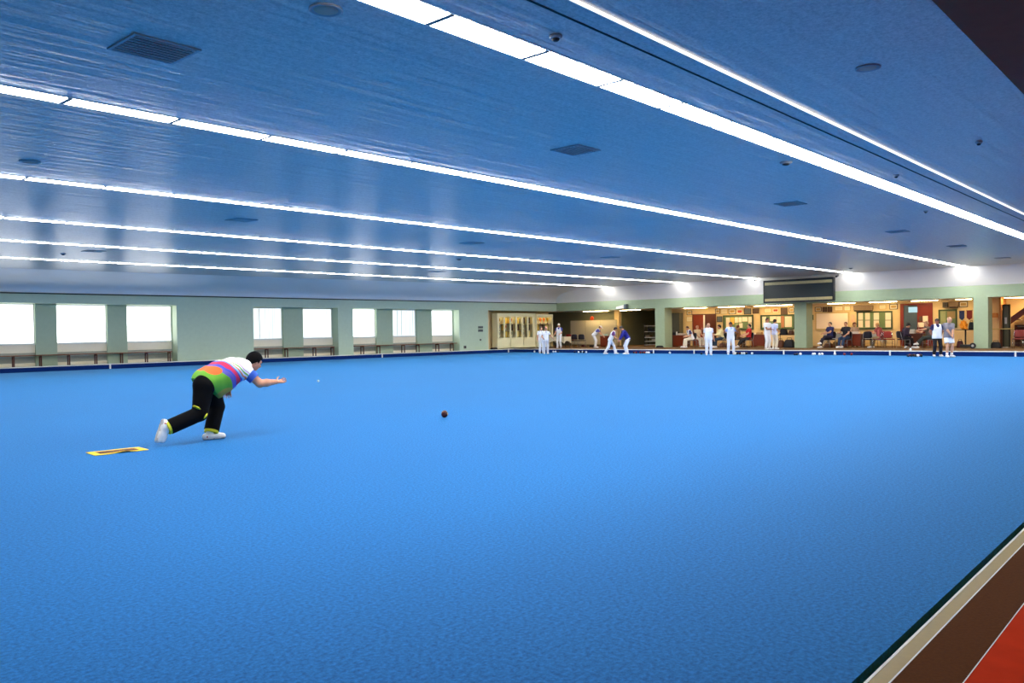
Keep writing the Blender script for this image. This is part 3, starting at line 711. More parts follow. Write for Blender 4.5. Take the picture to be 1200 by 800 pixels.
# stair in the right alcove
ya, yb_ = onx(1184.6, 380, 48.2)[1], 6.2
t = thing('staircase', 'dark red brown staircase rising to the right edge under cream wall', 'stairs', (48.2, 0, ZF))
zs0, zs1 = onx(1185, 371.5, 48.2)[2]-ZF, onx(1200, 360.5, 48.2)[2]-ZF
y1_ = onx(1200, 366, 48.2)[1]; sl = (zs1-zs0)/(ya-y1_); zend = zs0+sl*(ya-yb_)
MB().hexa([(-.02, ya, zs0-.35), (.05, ya, zs0-.35), (-.02, yb_, zend-.35), (.05, yb_, zend-.35), (-.02, ya, zs0), (.05, ya, zs0), (-.02, yb_, zend), (.05, yb_, zend)]).build('stringer', M_WOOD, t)
for k in range(9):
    y = ya-(ya-yb_)*(k+.5)/9; MB().box(.05, 1.0, y-.13, y+.13, zs0-.25+sl*(ya-y)-.02, zs0-.25+sl*(ya-y)+.02).build('tread', M_WOODD, t)
MB().box(.9, 1.0, yb_, ya, 0, zs0-.4).build('understair_panel', mat('dark_red_panel', (70, 30, 20), .6), t)
MB().tube([(-.05, ya-.3, 1.02), (-.05, yb_, 1.02)], .025).build('handrail', M_METAL, t)

# rack in the dark recess
yc, W, z0, z1 = rect(755.5, 380, 772, 409, 47.5)
t = thing('shelving_rack', 'dark rack with white shelves beside the first pillar', 'rack', (47.5, yc, ZF)); w = W/2
for s in (-1, 1):
    for x in (0, .45): MB().box(x-.02, x+.02, s*w-.02, s*w+.02, 0, z1-ZF).build('post', M_BLACK, t)
for py in (381.5, 388.3, 395, 399.6, 403.6):
    z = onx(762, py, 47.5)[2]-ZF; MB().box(-.03, .48, -w, w, z-.03, z).build('shelf', mat('white_shelf', (216, 216, 206), .5), t)
for k, (px, py, hh, m, l) in enumerate(((762, 388.3, .22, M_BLACK, 'black bag on second shelf of the dark rack'), (766.5, 399.6, .15, mat('grey_box', (150, 146, 130), .7), 'grey box on the lower middle shelf of the dark rack'), (759.5, 395, .13, mat('brown_box', (110, 92, 66), .7), 'brown box on the middle shelf of the dark rack'))):
    p = onx(px, py, 47.6); o = thing('storage_box', l, 'box', (47.6, p[1], p[2]+.002), 0, 'boxes on the dark rack')
    MB().box(-.05, .28, -.16, .16, 0, hh).build('box', m, o, .02); MB().box(-.06, .29, -.17, .17, hh-.03, hh+.01).build('lid', m, o)

# ------------------------------------------------------------------ furniture
def desk(px0, px1, X, label, m=M_WOOD, top=None, h=.74):
    ya, yb_ = onx(px0, 400, X)[1], onx(px1, 400, X)[1]; w = abs(ya-yb_)/2; D = .65
    t = thing('desk', label, 'desk', (X, (ya+yb_)/2, ZF), 0, 'wooden desks in the alcoves')
    MB().box(-.02, D, -w-.02, w+.02, h-.035, h).build('top', top or m, t, .006)
    MB().box(.02, .045, -w+.03, w-.03, .08, h-.035).build('front_panel', m, t)
    for s in (-1, 1): MB().box(.0, D-.02, s*w-(.03 if s > 0 else 0), s*w+(.03 if s < 0 else 0), 0, h-.035).build('side_panel', M_WOODD if s < 0 else m, t)
    d = MB().box(.3, D-.04, -w+.04, -w+.42, .35, h-.05).build('drawer_unit', M_WOODD, t)
    for z in (.45, .6): MB().box(D-.04, D-.02, -w+.15, -w+.3, z-.01, z+.01).build('drawer_handle', M_METAL, d)
    return t
desk(703.4, 711.8, 45.6, 'red brown desk the bending helper leans on, far left alcove')
desk(788.6, 803.2, 46.0, 'red brown desk just right of the first pillar')
desk(880.5, 896, 45.7, 'red brown desk left of the standing pair')
desk(986.5, 1009, 45.6, 'red brown desk below the corner of the whiteboard')
desk(1062.5, 1081, 45.3, 'red brown desk in front of the red door', M_WOODD)
def small_table(px, X, w, d, h, label, topm, legm, rz=0):
    p = onx(px, 400, X); t = thing('table', label, 'table', (X, p[1], ZF), rz)
    MB().box(-d/2, d/2, -w/2, w/2, h-.03, h).build('top', topm, t, .006)
    for sx in (-1, 1):
        for sy_ in (-1, 1): MB().tube([(sx*(d/2-.05), sy_*(w/2-.05), 0), (sx*(d/2-.05), sy_*(w/2-.05), h-.03)], .018).build('leg', legm, t)
    return t, p
def cloth(px, X, w, d, h, drop, label, m):
    p = onx(px, 400, X); n = 10
    vs = []; fs = []; ring = []
    per = []
    for k in range(n): per.append((-d/2+d*k/n, -w/2))
    for k in range(n): per.append((d/2, -w/2+w*k/n))
    for k in range(n): per.append((d/2-d*k/n, w/2))
    for k in range(n): per.append((-d/2, w/2-w*k/n))
    N = len(per); rnd = random.Random(int(px))
    for x, y in per: vs.append((x, y, h))
    for k, (x, y) in enumerate(per):
        cor = abs(((k % n)/n)-.5)*2; dr = drop*(.75+.5*cor**3); wv = 1+.03*math.sin(k*2.1)
        vs.append((x*(1.02)*wv, y*(1.01)*wv, h-dr))
    for k in range(N): fs.append((k, (k+1) % N, N+(k+1) % N, N+k))
    fs.append(tuple(range(N))[::-1])
    o = MB().add(vs, fs).build('tablecloth', m); o.location = (X, p[1], ZF+.004)
    sd = o.modifiers.new('s', 'SOLIDIFY'); sd.thickness = .006; sd.offset = 1
    tag(o, label, 'tablecloth', 'cloths on the alcove tables')
M_CLOTH = mat('cream_cloth', (250, 242, 212), .8, noise=.04); M_CLOTHW = mat('grey_white_cloth', (196, 188, 172), .8, noise=.05)
small_table(656, 44.0, 1.3, .7, .72, 'table under the cream cloth at far left of the back walkway', M_WOODD, M_METAL); cloth(656, 44.0, 1.35, .75, .725, .38, 'cream cloth hanging in points on the far left table', M_CLOTH)
small_table(1022, 47.7, 1.3, .6, .72, 'table under grey white cloth between the empty chairs', M_WOODD, M_METAL); cloth(1022, 47.7, 1.35, .65, .725, .42, 'grey white cloth on the table between the empty chairs', M_CLOTHW)
small_table(980, 47.6, 1.2, .6, .72, 'table under grey white cloth behind the leg crossed man', M_WOODD, M_METAL); cloth(980, 47.6, 1.25, .65, .725, .42, 'grey white cloth on the table behind the leg crossed man', M_CLOTHW)
small_table(722.5, 46.0, .9, .6, .52, 'low grey table behind the two leaning players', mat('grey_table_top', (140, 142, 128), .5), M_METAL)
small_table(856, 47.9, 3.6, .7, .72, 'long wooden table behind the seated players in the middle alcove', M_WOODD, M_METAL)
small_table(925, 46.2, 1.4, .6, .72, 'dark table with black bags left of scoreboard pillar', M_BLACK, M_BLACK)
# pedestal tables
def pedestal(px, X, rw, h, label, m, z=ZF):
    p = onx(px, 400, X); t = thing('pedestal_table', label, 'table', (X, p[1], z))
    MB().lathe([(rw, h-.035), (rw+.01, h-.02), (rw, h)], n=28).build('top', m, t)
    MB().lathe([(.04, .04), (.035, h-.03)], n=12).build('pedestal', M_BLACK, t)
    MB().lathe([(.26, 0), (.25, .02), (.06, .05)], n=20).build('base', M_BLACK, t)
    return p
pp = pedestal(1131.5, 45.6, .44, .92, 'tall black pedestal table left of the last pillar', M_BLACK)
p = onx(1173.5, 400, 45.85); t = thing('high_table', 'tall narrow table with tan top right of the last pillar', 'table', (45.85, p[1], ZF))
MB().box(-.2, .2, -.53, .53, .90, .94).build('top', mat('tan_table_top', (196, 172, 92), .5), t, .01); MB().tube([(0, 0, .03), (0, 0, .9)], .05, 12).build('pedestal', M_WOODD, t)
MB().box(-.22, .22, -.34, .34, 0, .03).build('base', M_METAL, t, .01)
t = thing('jacket', 'orange jacket heaped on the tall black pedestal table', 'jacket', (45.6, pp[1]+.08, ZF+.922))
bm = bmesh.new(); bmesh.ops.create_icosphere(bm, subdivisions=3, radius=1)
for v in bm.verts:
    k = 1+.18*math.sin(v.co.x*7+1)*math.cos(v.co.y*6)+.1*math.sin(v.co.z*9)
    v.co = Vector((v.co.x*.16*k, v.co.y*.17*k, max(-.0, (v.co.z*.5+.45)*.42*k)))
me = bpy.data.meshes.new('body'); bm.to_mesh(me); bm.free(); me.materials.append(mat('orange_cloth', (240, 140, 20), .8)); me.polygons.foreach_set('use_smooth', [True]*len(me.polygons))
o = bpy.data.objects.new('body', me); C.objects.link(o); o.parent = t
MB().tube([(-.14, -.1, .1), (-.2, -.16, .04), (-.18, -.24, .02)], [.05, .045, .03]).build('sleeve', mat('orange_cloth', (240, 140, 20), .8), t)
def bag(loc, sx, sy_, h, m, label, grp=None, handle=True):
    t = thing('bag', label, 'bag', loc, 0, grp)
    bm = bmesh.new(); bmesh.ops.create_cube(bm, size=1); bmesh.ops.subdivide_edges(bm, edges=bm.edges[:], cuts=5, use_grid_fill=True)
    for v in bm.verts:
        x, y, z = v.co; k = 1-.25*(z+.5)**2; b = 1-.12*(abs(x*2)**3*abs(y*2)**3)
        v.co = Vector((x*sx*k*b, y*sy_*k*b, (z+.5)*h*(1-.12*(abs(y*2)**3))))
    me = bpy.data.meshes.new('body'); bm.to_mesh(me); bm.free(); me.materials.append(m); me.polygons.foreach_set('use_smooth', [True]*len(me.polygons))
    o = bpy.data.objects.new('body', me); C.objects.link(o); o.parent = t
    if handle: MB().tube([(0, -sy_*.25, h*.9), (0, -sy_*.2, h*1.2), (0, sy_*.2, h*1.2), (0, sy_*.25, h*.9)], .015).build('handle', M_BLACK, t)
    return t
M_BAGB = mat('black_bag_fabric', (26, 24, 26), .7); M_BAGM = mat('maroon_bag_fabric', (78, 28, 30), .7); M_BAGBR = mat('brown_bag_fabric', (96, 52, 26), .6)
def bagp(px, X, sx, sy_, h, m, l, z=ZF, **k): p = onx(px, 400, X); return bag((X, p[1], z), sx, sy_, h, m, l, 'bags around the alcoves', **k)
bagp(1138.6, 45.7, .22, .26, .36, M_BAGB, 'black bag on the tall black pedestal table', ZF+.921)
bagp(1125, 46.0, .3, .3, .34, M_BAGM, 'maroon bag on the floor left of the tall black pedestal table')
bagp(848, 45.2, .4, .5, .26, M_BAGBR, 'brown bag on the floor below the man in the cream shirt')
bagp(971, 45.3, .35, .5, .24, M_BAGBR, 'brown bag on the floor by the leg crossed man')
bagp(980, 46.0, .35, .4, .3, mat('olive_bag', (104, 74, 42), .7), 'olive brown bag on the floor left of the desk below the whiteboard')
bagp(914.5, 45.1, .4, .45, .42, M_BAGBR, 'dark brown bag on the floor left of the black trolley bag')
bagp(925, 44.9, .4, .6, .46, M_BAGB, 'large black bag on the floor against scoreboard pillar')
bagp(918.5, 46.0, .3, .45, .34, M_BAGB, 'black holdall on the dark table left of scoreboard pillar', ZF+.721)
bagp(927.5, 46.1, .28, .35, .22, M_BAGBR, 'brown pouch on the dark table by scoreboard pillar', ZF+.721)
bagp(694, 45.2, .3, .4, .12, M_BAGB, 'flat black bag on the floor left of bending helper', handle=False)
bagp(684, 45.2, .25, .3, .14, M_BAGM, 'flat maroon bag on the floor right of black chairs', handle=False)
bagp(773, 44.1, .22, .5, .13, M_BAGB, 'black shoe bag at the foot of the first pillar', handle=False)
bagp(1167, 45.2, .35, .45, .30, M_BAGB, 'black bin bag right of the last pillar')
a, z = lw(575.5, 409, .15); bag(lwp(a+.25, .16, ZF), .6, .22, .12, M_BAGB, 'flat black bag in the left recess beside trophy cabinet', 'bags around the alcoves', handle=False)
# wheel trolley by pillar
p = onx(1141, 407, 44.2); t = thing('wheeled_trolley', 'small black trolley with a pale hubbed wheel at foot of last pillar', 'trolley', (44.2, p[1], ZF))
MB().tube([(-.05, .03, .14), (.0, .03, .14)], .14, 18).build('wheel', M_BLACK, t); MB().tube([(-.06, .03, .14), (-.05, .03, .14)], .06, 14).build('hub', M_CHROME, t)
MB().box(0, .2, .05, .6, .08, .2).build('body', M_BLACK, t, .02)

# chairs (front is +X)
M_SEATM = mat('maroon_upholstery', (132, 52, 48), .8, noise=.1); M_SEATD = mat('black_upholstery', (24, 22, 32), .8); M_SEATR = mat('red_upholstery', (150, 48, 40), .8)
def make_chair(label, up, fr):
    t = thing('stacking_chair', label, 'chair', (0, 0, 0), 0, 'padded stacking chairs in the alcoves')
    bm = bmesh.new(); bmesh.ops.create_cube(bm, size=1)
    for v in bm.verts: v.co = Vector((v.co.x*.44, v.co.y*.44, .455+v.co.z*.05))
    me = bpy.data.meshes.new('seat'); bm.to_mesh(me); bm.free(); me.materials.append(up); o = bpy.data.objects.new('seat', me); C.objects.link(o); o.parent = t
    md = o.modifiers.new('b', 'BEVEL'); md.width = .02; md.segments = 3
    vs = []; n = 9; prof = [(.52, .17), (.58, .215), (.68, .225), (.78, .22), (.85, .18), (.88, .10)]
    for lay in (0, .035):
        for z, hw in prof:
            for k in range(n):
                s = -1+2*k/(n-1); vs.append((-.24-.12*(z-.45)+.05*s*s-lay, hw*s, z))
    m = len(prof); fs = []
    for L_ in (0, 1):
        for i in range(m-1):
            for k in range(n-1):
                a = L_*m*n+i*n+k; q = (a, a+1, a+n+1, a+n); fs.append(q if L_ else q[::-1])
    for k in range(n-1): fs += [(k, k+1, m*n+k+1, m*n+k), ((m-1)*n+k+1, (m-1)*n+k, 2*m*n-n+k, 2*m*n-n+k+1)]
    for i in range(m-1): fs += [(i*n+n, i*n, m*n+i*n, m*n+i*n+n), (i*n+n-1, i*n+2*n-1, m*n+i*n+2*n-1, m*n+i*n+n-1)]
    MB().add(vs, fs, True).build('backrest', up, t)
    for s in (-1, 1):
        MB().tube([(.21, .22*s, 0), (.20, .22*s, .44)], .012).build('leg', fr, t)
        MB().tube([(-.26, .22*s, 0), (-.20, .22*s, .44), (-.25, .22*s, .60), (-.29, .2*s, .82)], .012).build('leg', fr, t)
        MB().tube([(.20, .22*s, .43), (-.20, .22*s, .43)], .012).build('seat_rail', fr, t)
    MB().tube([(.20, -.22, .25), (.20, .22, .25)], .009).build('stretcher', fr, t)
    return t
PROTO = {}
def chair(loc, heading, label, kind):
    if kind not in PROTO:
        PROTO[kind] = make_chair(label, {'m': M_SEATM, 'd': M_SEATD, 'r': M_SEATR}[kind], M_CHROME if kind != 'd' else M_METAL); t = PROTO[kind]
    else: t = copy_tree(PROTO[kind])
    t.location = loc; t.rotation_euler = (0, 0, heading); t['label'] = label; return t
def chairp(px, X, heading, label, kind): p = onx(px, 400, X); return chair((X, p[1], ZF), heading, label, kind)
CAMH = R(180+32)
chairp(674.5, 44.2, CAMH+2.9, 'black padded chair left one of two right of the cloth table', 'd')
chairp(682.3, 44.2, CAMH+3.0, 'black padded chair right one of two beside the cream partition', 'd')
chairp(668, 45.6, CAMH+2.9, 'red padded chair half behind the cream clothed table', 'r')
chairp(1016.2, 44.6, CAMH+3.0, 'black padded empty chair right of the desk below the whiteboard', 'd')
chairp(1042, 44.8, CAMH+2.6, 'red padded empty chair left of the red door', 'r')
chairp(1193.5, 44.6, CAMH+2.9, 'maroon padded chair at the right edge before the stairs', 'm')
chairp(1203.5, 45.2, CAMH+2.6, 'maroon padded chair half out of view at right edge', 'm')
# small desk things
def stack(px, X, w, d, h, m, label, z, name='paper_stack', cat='papers'):
    p = onx(px, 390, X); t = thing(name, label, cat, (X, p[1], z), 0, 'papers and cups on the alcove tables')
    for k in range(3): MB().box(-d/2, d/2, -w/2, w/2, h*k/3, h*(k+.9)/3, .12*(k-1)).build('sheaf', m, t)
ZD = ZF+.741
stack(884, 46.0, .35, .25, .09, M_PAPER, 'white papers on the desk left of the standing pair', ZD)
stack(890, 46.0, .3, .3, .14, mat('tan_folder', (214, 170, 112), .7), 'tan folders on the desk left of the standing pair', ZD)
stack(1003, 46.0, .4, .3, .12, M_PAPER, 'white papers on the desk below the whiteboard', ZD)
stack(983, 47.6, .5, .3, .1, M_CLOTH, 'pale papers on the cloth table behind leg crossed man', ZF+.74)
stack(1019.5, 47.7, .3, .3, .14, mat('pink_tray', (206, 140, 110), .7), 'pinkish trays on the cloth table between empty chairs', ZF+.74)
stack(799, 46.3, .4, .3, .12, M_PAPER, 'white papers on the desk right of the first pillar', ZD)
stack(708, 45.85, .4, .3, .13, mat('teal_white_papers', (196, 222, 206), .7), 'pale teal papers on the desk by the bending helper', ZD)
stack(1069, 45.6, .24, .2, .22, M_CLOTHW, 'pale cardboard box on the desk before the red door', ZD, 'carton', 'box')
p = onx(793, 389, 46.25)
t = thing('bottle', 'white bottle on the desk right of the first pillar', 'bottle', (46.25, p[1], ZD))
MB().lathe([(.05, 0), (.055, .15), (.03, .2), (.02, .24)], n=12).build('body', M_WHITE, t); MB().lathe([(.024, .24), (.024, .28)], n=10).build('cap', M_BLACK, t)
# dark cabinet by the first pillar
yc, W, z0, z1 = rect(787.6, 366.5, 797.2, 409, 48.9)
t = thing('tall_cabinet', 'tall dark grey cabinet in the corner right of the first pillar', 'cabinet', (48.8, yc, ZF)); w, h = W/2, z1-ZF
MB().box(0, .48, -w, w, 0, h).build('body', mat('dark_grey_cabinet', (82, 84, 76), .5), t)
MB().box(-.02, 0, -w+.02, w-.02, h*.42, h-.03).build('door', mat('grey_cabinet_door', (98, 102, 94), .4), t, .006)
MB().box(-.02, 0, -w+.02, w-.02, .05, h*.40).build('door', mat('black_cabinet_door', (40, 40, 38), .5), t, .006)

# ------------------------------------------------------------------ people: smooth bodies from a distance field
V3 = lambda *a: np.array(a, float)
def nrm(v): v = np.asarray(v, float); return v/(np.linalg.norm(v)+1e-9)
class Field:
    def __init__(s, lo, hi, h):
        s.h = h; s.lo = np.asarray(lo, float); s.n = np.ceil((np.asarray(hi)-s.lo)/h).astype(int)+1
        s.F = np.full(s.n, .09, np.float32)
        s.ax = [s.lo[i]+h*np.arange(s.n[i]) for i in range(3)]
    def _sl(s, lo, hi, m=.075):
        a = np.maximum(np.floor((np.asarray(lo)-m-s.lo)/s.h).astype(int), 0); b = np.minimum(np.ceil((np.asarray(hi)+m-s.lo)/s.h).astype(int)+1, s.n)
        if (b <= a).any(): return None
        sl = tuple(slice(a[i], b[i]) for i in range(3))
        X, Y, Z = np.meshgrid(*[s.ax[i][sl[i]] for i in range(3)], indexing='ij'); return sl, X, Y, Z
    def _mix(s, sl, d, k):
        a = s.F[sl]; h = np.maximum(k-np.abs(a-d), 0)/k; s.F[sl] = np.minimum(a, d)-h*h*k*.25
    def cap(s, a, b, ra, rb, k=.02, cut=None, cut0=None):
        a = np.asarray(a, float); b = np.asarray(b, float); r = max(ra, rb)
        q = s._sl(np.minimum(a, b)-r, np.maximum(a, b)+r)
        if q is None: return
        sl, X, Y, Z = q; ab = b-a; L2 = ab@ab+1e-12
        t = np.clip(((X-a[0])*ab[0]+(Y-a[1])*ab[1]+(Z-a[2])*ab[2])/L2, 0, 1)
        d = np.sqrt((X-a[0]-t*ab[0])**2+(Y-a[1]-t*ab[1])**2+(Z-a[2]-t*ab[2])**2)-(ra+(rb-ra)*t)
        u = ab/math.sqrt(L2)
        if cut is not None:
            p = a+ab*cut; d = np.maximum(d, (X-p[0])*u[0]+(Y-p[1])*u[1]+(Z-p[2])*u[2])
        if cut0 is not None:
            p = a+ab*cut0; d = np.maximum(d, -((X-p[0])*u[0]+(Y-p[1])*u[1]+(Z-p[2])*u[2]))
        s._mix(sl, d, k)
    def ell(s, c, ax, r, k=.02, sub=False, planes=()):
        c = np.asarray(c, float); R_ = max(r); q = s._sl(c-R_, c+R_)
        if q is None: return
        sl, X, Y, Z = q; P = [X-c[0], Y-c[1], Z-c[2]]
        u = [sum(P[i]*ax[j][i] for i in range(3)) for j in range(3)]
        k0 = np.sqrt(sum((u[j]/r[j])**2 for j in range(3))); k1 = np.sqrt(sum((u[j]/r[j]**2)**2 for j in range(3)))+1e-6
        d = k0*(k0-1)/k1
        for n, off in planes:  # keep u.n < off
            d = np.maximum(d, u[0]*n[0]+u[1]*n[1]+u[2]*n[2]-off)
        if sub: s.F[sl] = np.maximum(s.F[sl], -d)
        else: s._mix(sl, d, k)
    def clip(s, n, p):
        n = nrm(n); p = np.asarray(p, float); X, Y, Z = np.meshgrid(*s.ax, indexing='ij')
        s.F = np.maximum(s.F, ((X-p[0])*n[0]+(Y-p[1])*n[1]+(Z-p[2])*n[2]).astype(np.float32))
    def mesh(s, name, m, parent=None):
        F = s.F; F[0] = F[-1] = .05; F[:, 0] = F[:, -1] = .05; F[:, :, 0] = F[:, :, -1] = .05
        ins = F < 0; nx, ny, nz = F.shape
        cnt = np.zeros((nx-1, ny-1, nz-1), np.int8)
        cor = [(i, j, k) for i in (0, 1) for j in (0, 1) for k in (0, 1)]
        for i, j, k in cor: cnt += ins[i:nx-1+i, j:ny-1+j, k:nz-1+k]
        act = (cnt > 0) & (cnt < 8); ids = np.full(cnt.shape, -1, np.int64); idx = np.argwhere(act); ids[act] = np.arange(len(idx))
        if len(idx) == 0: return None
        S = np.zeros((len(idx), 3)); W = np.zeros(len(idx)); vals = {c: F[idx[:, 0]+c[0], idx[:, 1]+c[1], idx[:, 2]+c[2]] for c in cor}
        for c in cor:
            for ax in range(3):
                if c[ax] == 0:
                    c2 = list(c); c2[ax] = 1; a = vals[c]; b = vals[tuple(c2)]; cr = (a < 0) != (b < 0)
                    t = np.where(cr, a/(a-b+1e-12), 0); p = np.tile(np.array(c, float), (len(idx), 1)); p[:, ax] = t
                    S[cr] += p[cr]; W[cr] += 1
        V = s.lo+s.h*(idx+S/W[:, None]); Q = []
        for ax in range(3):
            o1, o2 = [(1, 2), (2, 0), (0, 1)][ax]
            a = np.argwhere(np.take(ins, range(F.shape[ax]-1), ax) != np.take(ins, range(1, F.shape[ax]), ax))
            a = a[(a[:, o1] > 0) & (a[:, o2] > 0)]
            e1 = np.zeros(3, int); e1[o1] = 1; e2 = np.zeros(3, int); e2[o2] = 1
            g_ = lambda c: ids[c[:, 0], c[:, 1], c[:, 2]]
            q = np.stack([g_(a-e1-e2), g_(a-e2), g_(a), g_(a-e1)], 1); fl = ~ins[a[:, 0], a[:, 1], a[:, 2]]
            q[fl] = q[fl][:, ::-1]; Q.append(q)
        Q = np.concatenate(Q); Q = Q[(Q >= 0).all(1)]
        me = bpy.data.meshes.new(name); me.vertices.add(len(V)); me.vertices.foreach_set('co', V.astype(np.float32).ravel())
        me.loops.add(Q.size); me.loops.foreach_set('vertex_index', Q.astype(np.int32).ravel())
        me.polygons.add(len(Q)); me.polygons.foreach_set('loop_start', np.arange(0, Q.size, 4, dtype=np.int32))
        me.polygons.foreach_set('use_smooth', np.ones(len(Q), bool)); me.update(); me.validate(); me.materials.append(m)
        o = bpy.data.objects.new(name, me); C.objects.link(o)
        if parent: o.parent = parent
        return o

def ik(a, c, l1, l2, pole):
    a = np.asarray(a, float); c = np.asarray(c, float); v = c-a; d = np.linalg.norm(v); d2 = min(d, (l1+l2)*.999); u = v/(d+1e-9)
    c = a+u*d2; x = (l1*l1-l2*l2+d2*d2)/(2*d2); hh = math.sqrt(max(l1*l1-x*x, 0))
    p = np.asarray(pole, float); p = nrm(p-u*(p@u)); return a+u*x+p*hh, c

def joints(pz=.93, lean=0, ankL=(0, .11, .09), ankR=(0, -.11, .09), wrL=(.08, .27, .86), wrR=(.08, -.27, .86), hp=0, hy=0, side=0, px=0, polL=(-1, .3, -.3), polR=(-1, -.3, -.3),
           toeL=None, toeR=None, kneeL=(1, .05, .3), kneeR=(1, -.05, .3)):
    J = {}; P = V3(px, 0, pz); J['P'] = P; l = R(lean)
    U = nrm(V3(math.sin(l), math.sin(R(side)), math.cos(l))); F_ = nrm(V3(math.cos(l), 0, -math.sin(l))); L = nrm(np.cross(U, F_)); F_ = np.cross(L, U); J['U'], J['F'], J['L'] = U, F_, L
    J['N'] = P+U*.50
    for s, sg in (('L', 1), ('R', -1)):
        J['S'+s] = P+U*.445+L*.18*sg
        J['h'+s] = P+L*.09*sg-U*.03
    hl = R(lean*.55+hp); hyr = R(hy)
    hf = V3(math.cos(hl)*math.cos(hyr), math.sin(hyr)*math.cos(hl), -math.sin(hl)); hlft = nrm(np.cross(V3(0, 0, 1), hf)); hu = np.cross(hf, hlft)
    J['hf'], J['hl'], J['hu'] = hf, hlft, hu; J['H'] = J['N']+U*.06+hu*.105+hf*.025
    for s, an, wr, po, toe, kn in (('L', ankL, wrL, polL, toeL, kneeL), ('R', ankR, wrR, polR, toeR, kneeR)):
        J['K'+s], J['A'+s] = ik(J['h'+s], an, .425, .40, kn)
        J['E'+s], J['W'+s] = ik(J['S'+s], wr, .285, .255, po)
        f = nrm(V3(1, .15*(1 if s == 'L' else -1), 0)) if toe is None else nrm(toe); J['T'+s] = J['A'+s]+f*.14+V3(0, 0, -.055)
        if toe is not None: J['T'+s] = J['A'+s]+f*.15
        J['hd'+s] = nrm(nrm(J['W'+s]-J['E'+s])+V3(.15, 0, -.1))
    return J

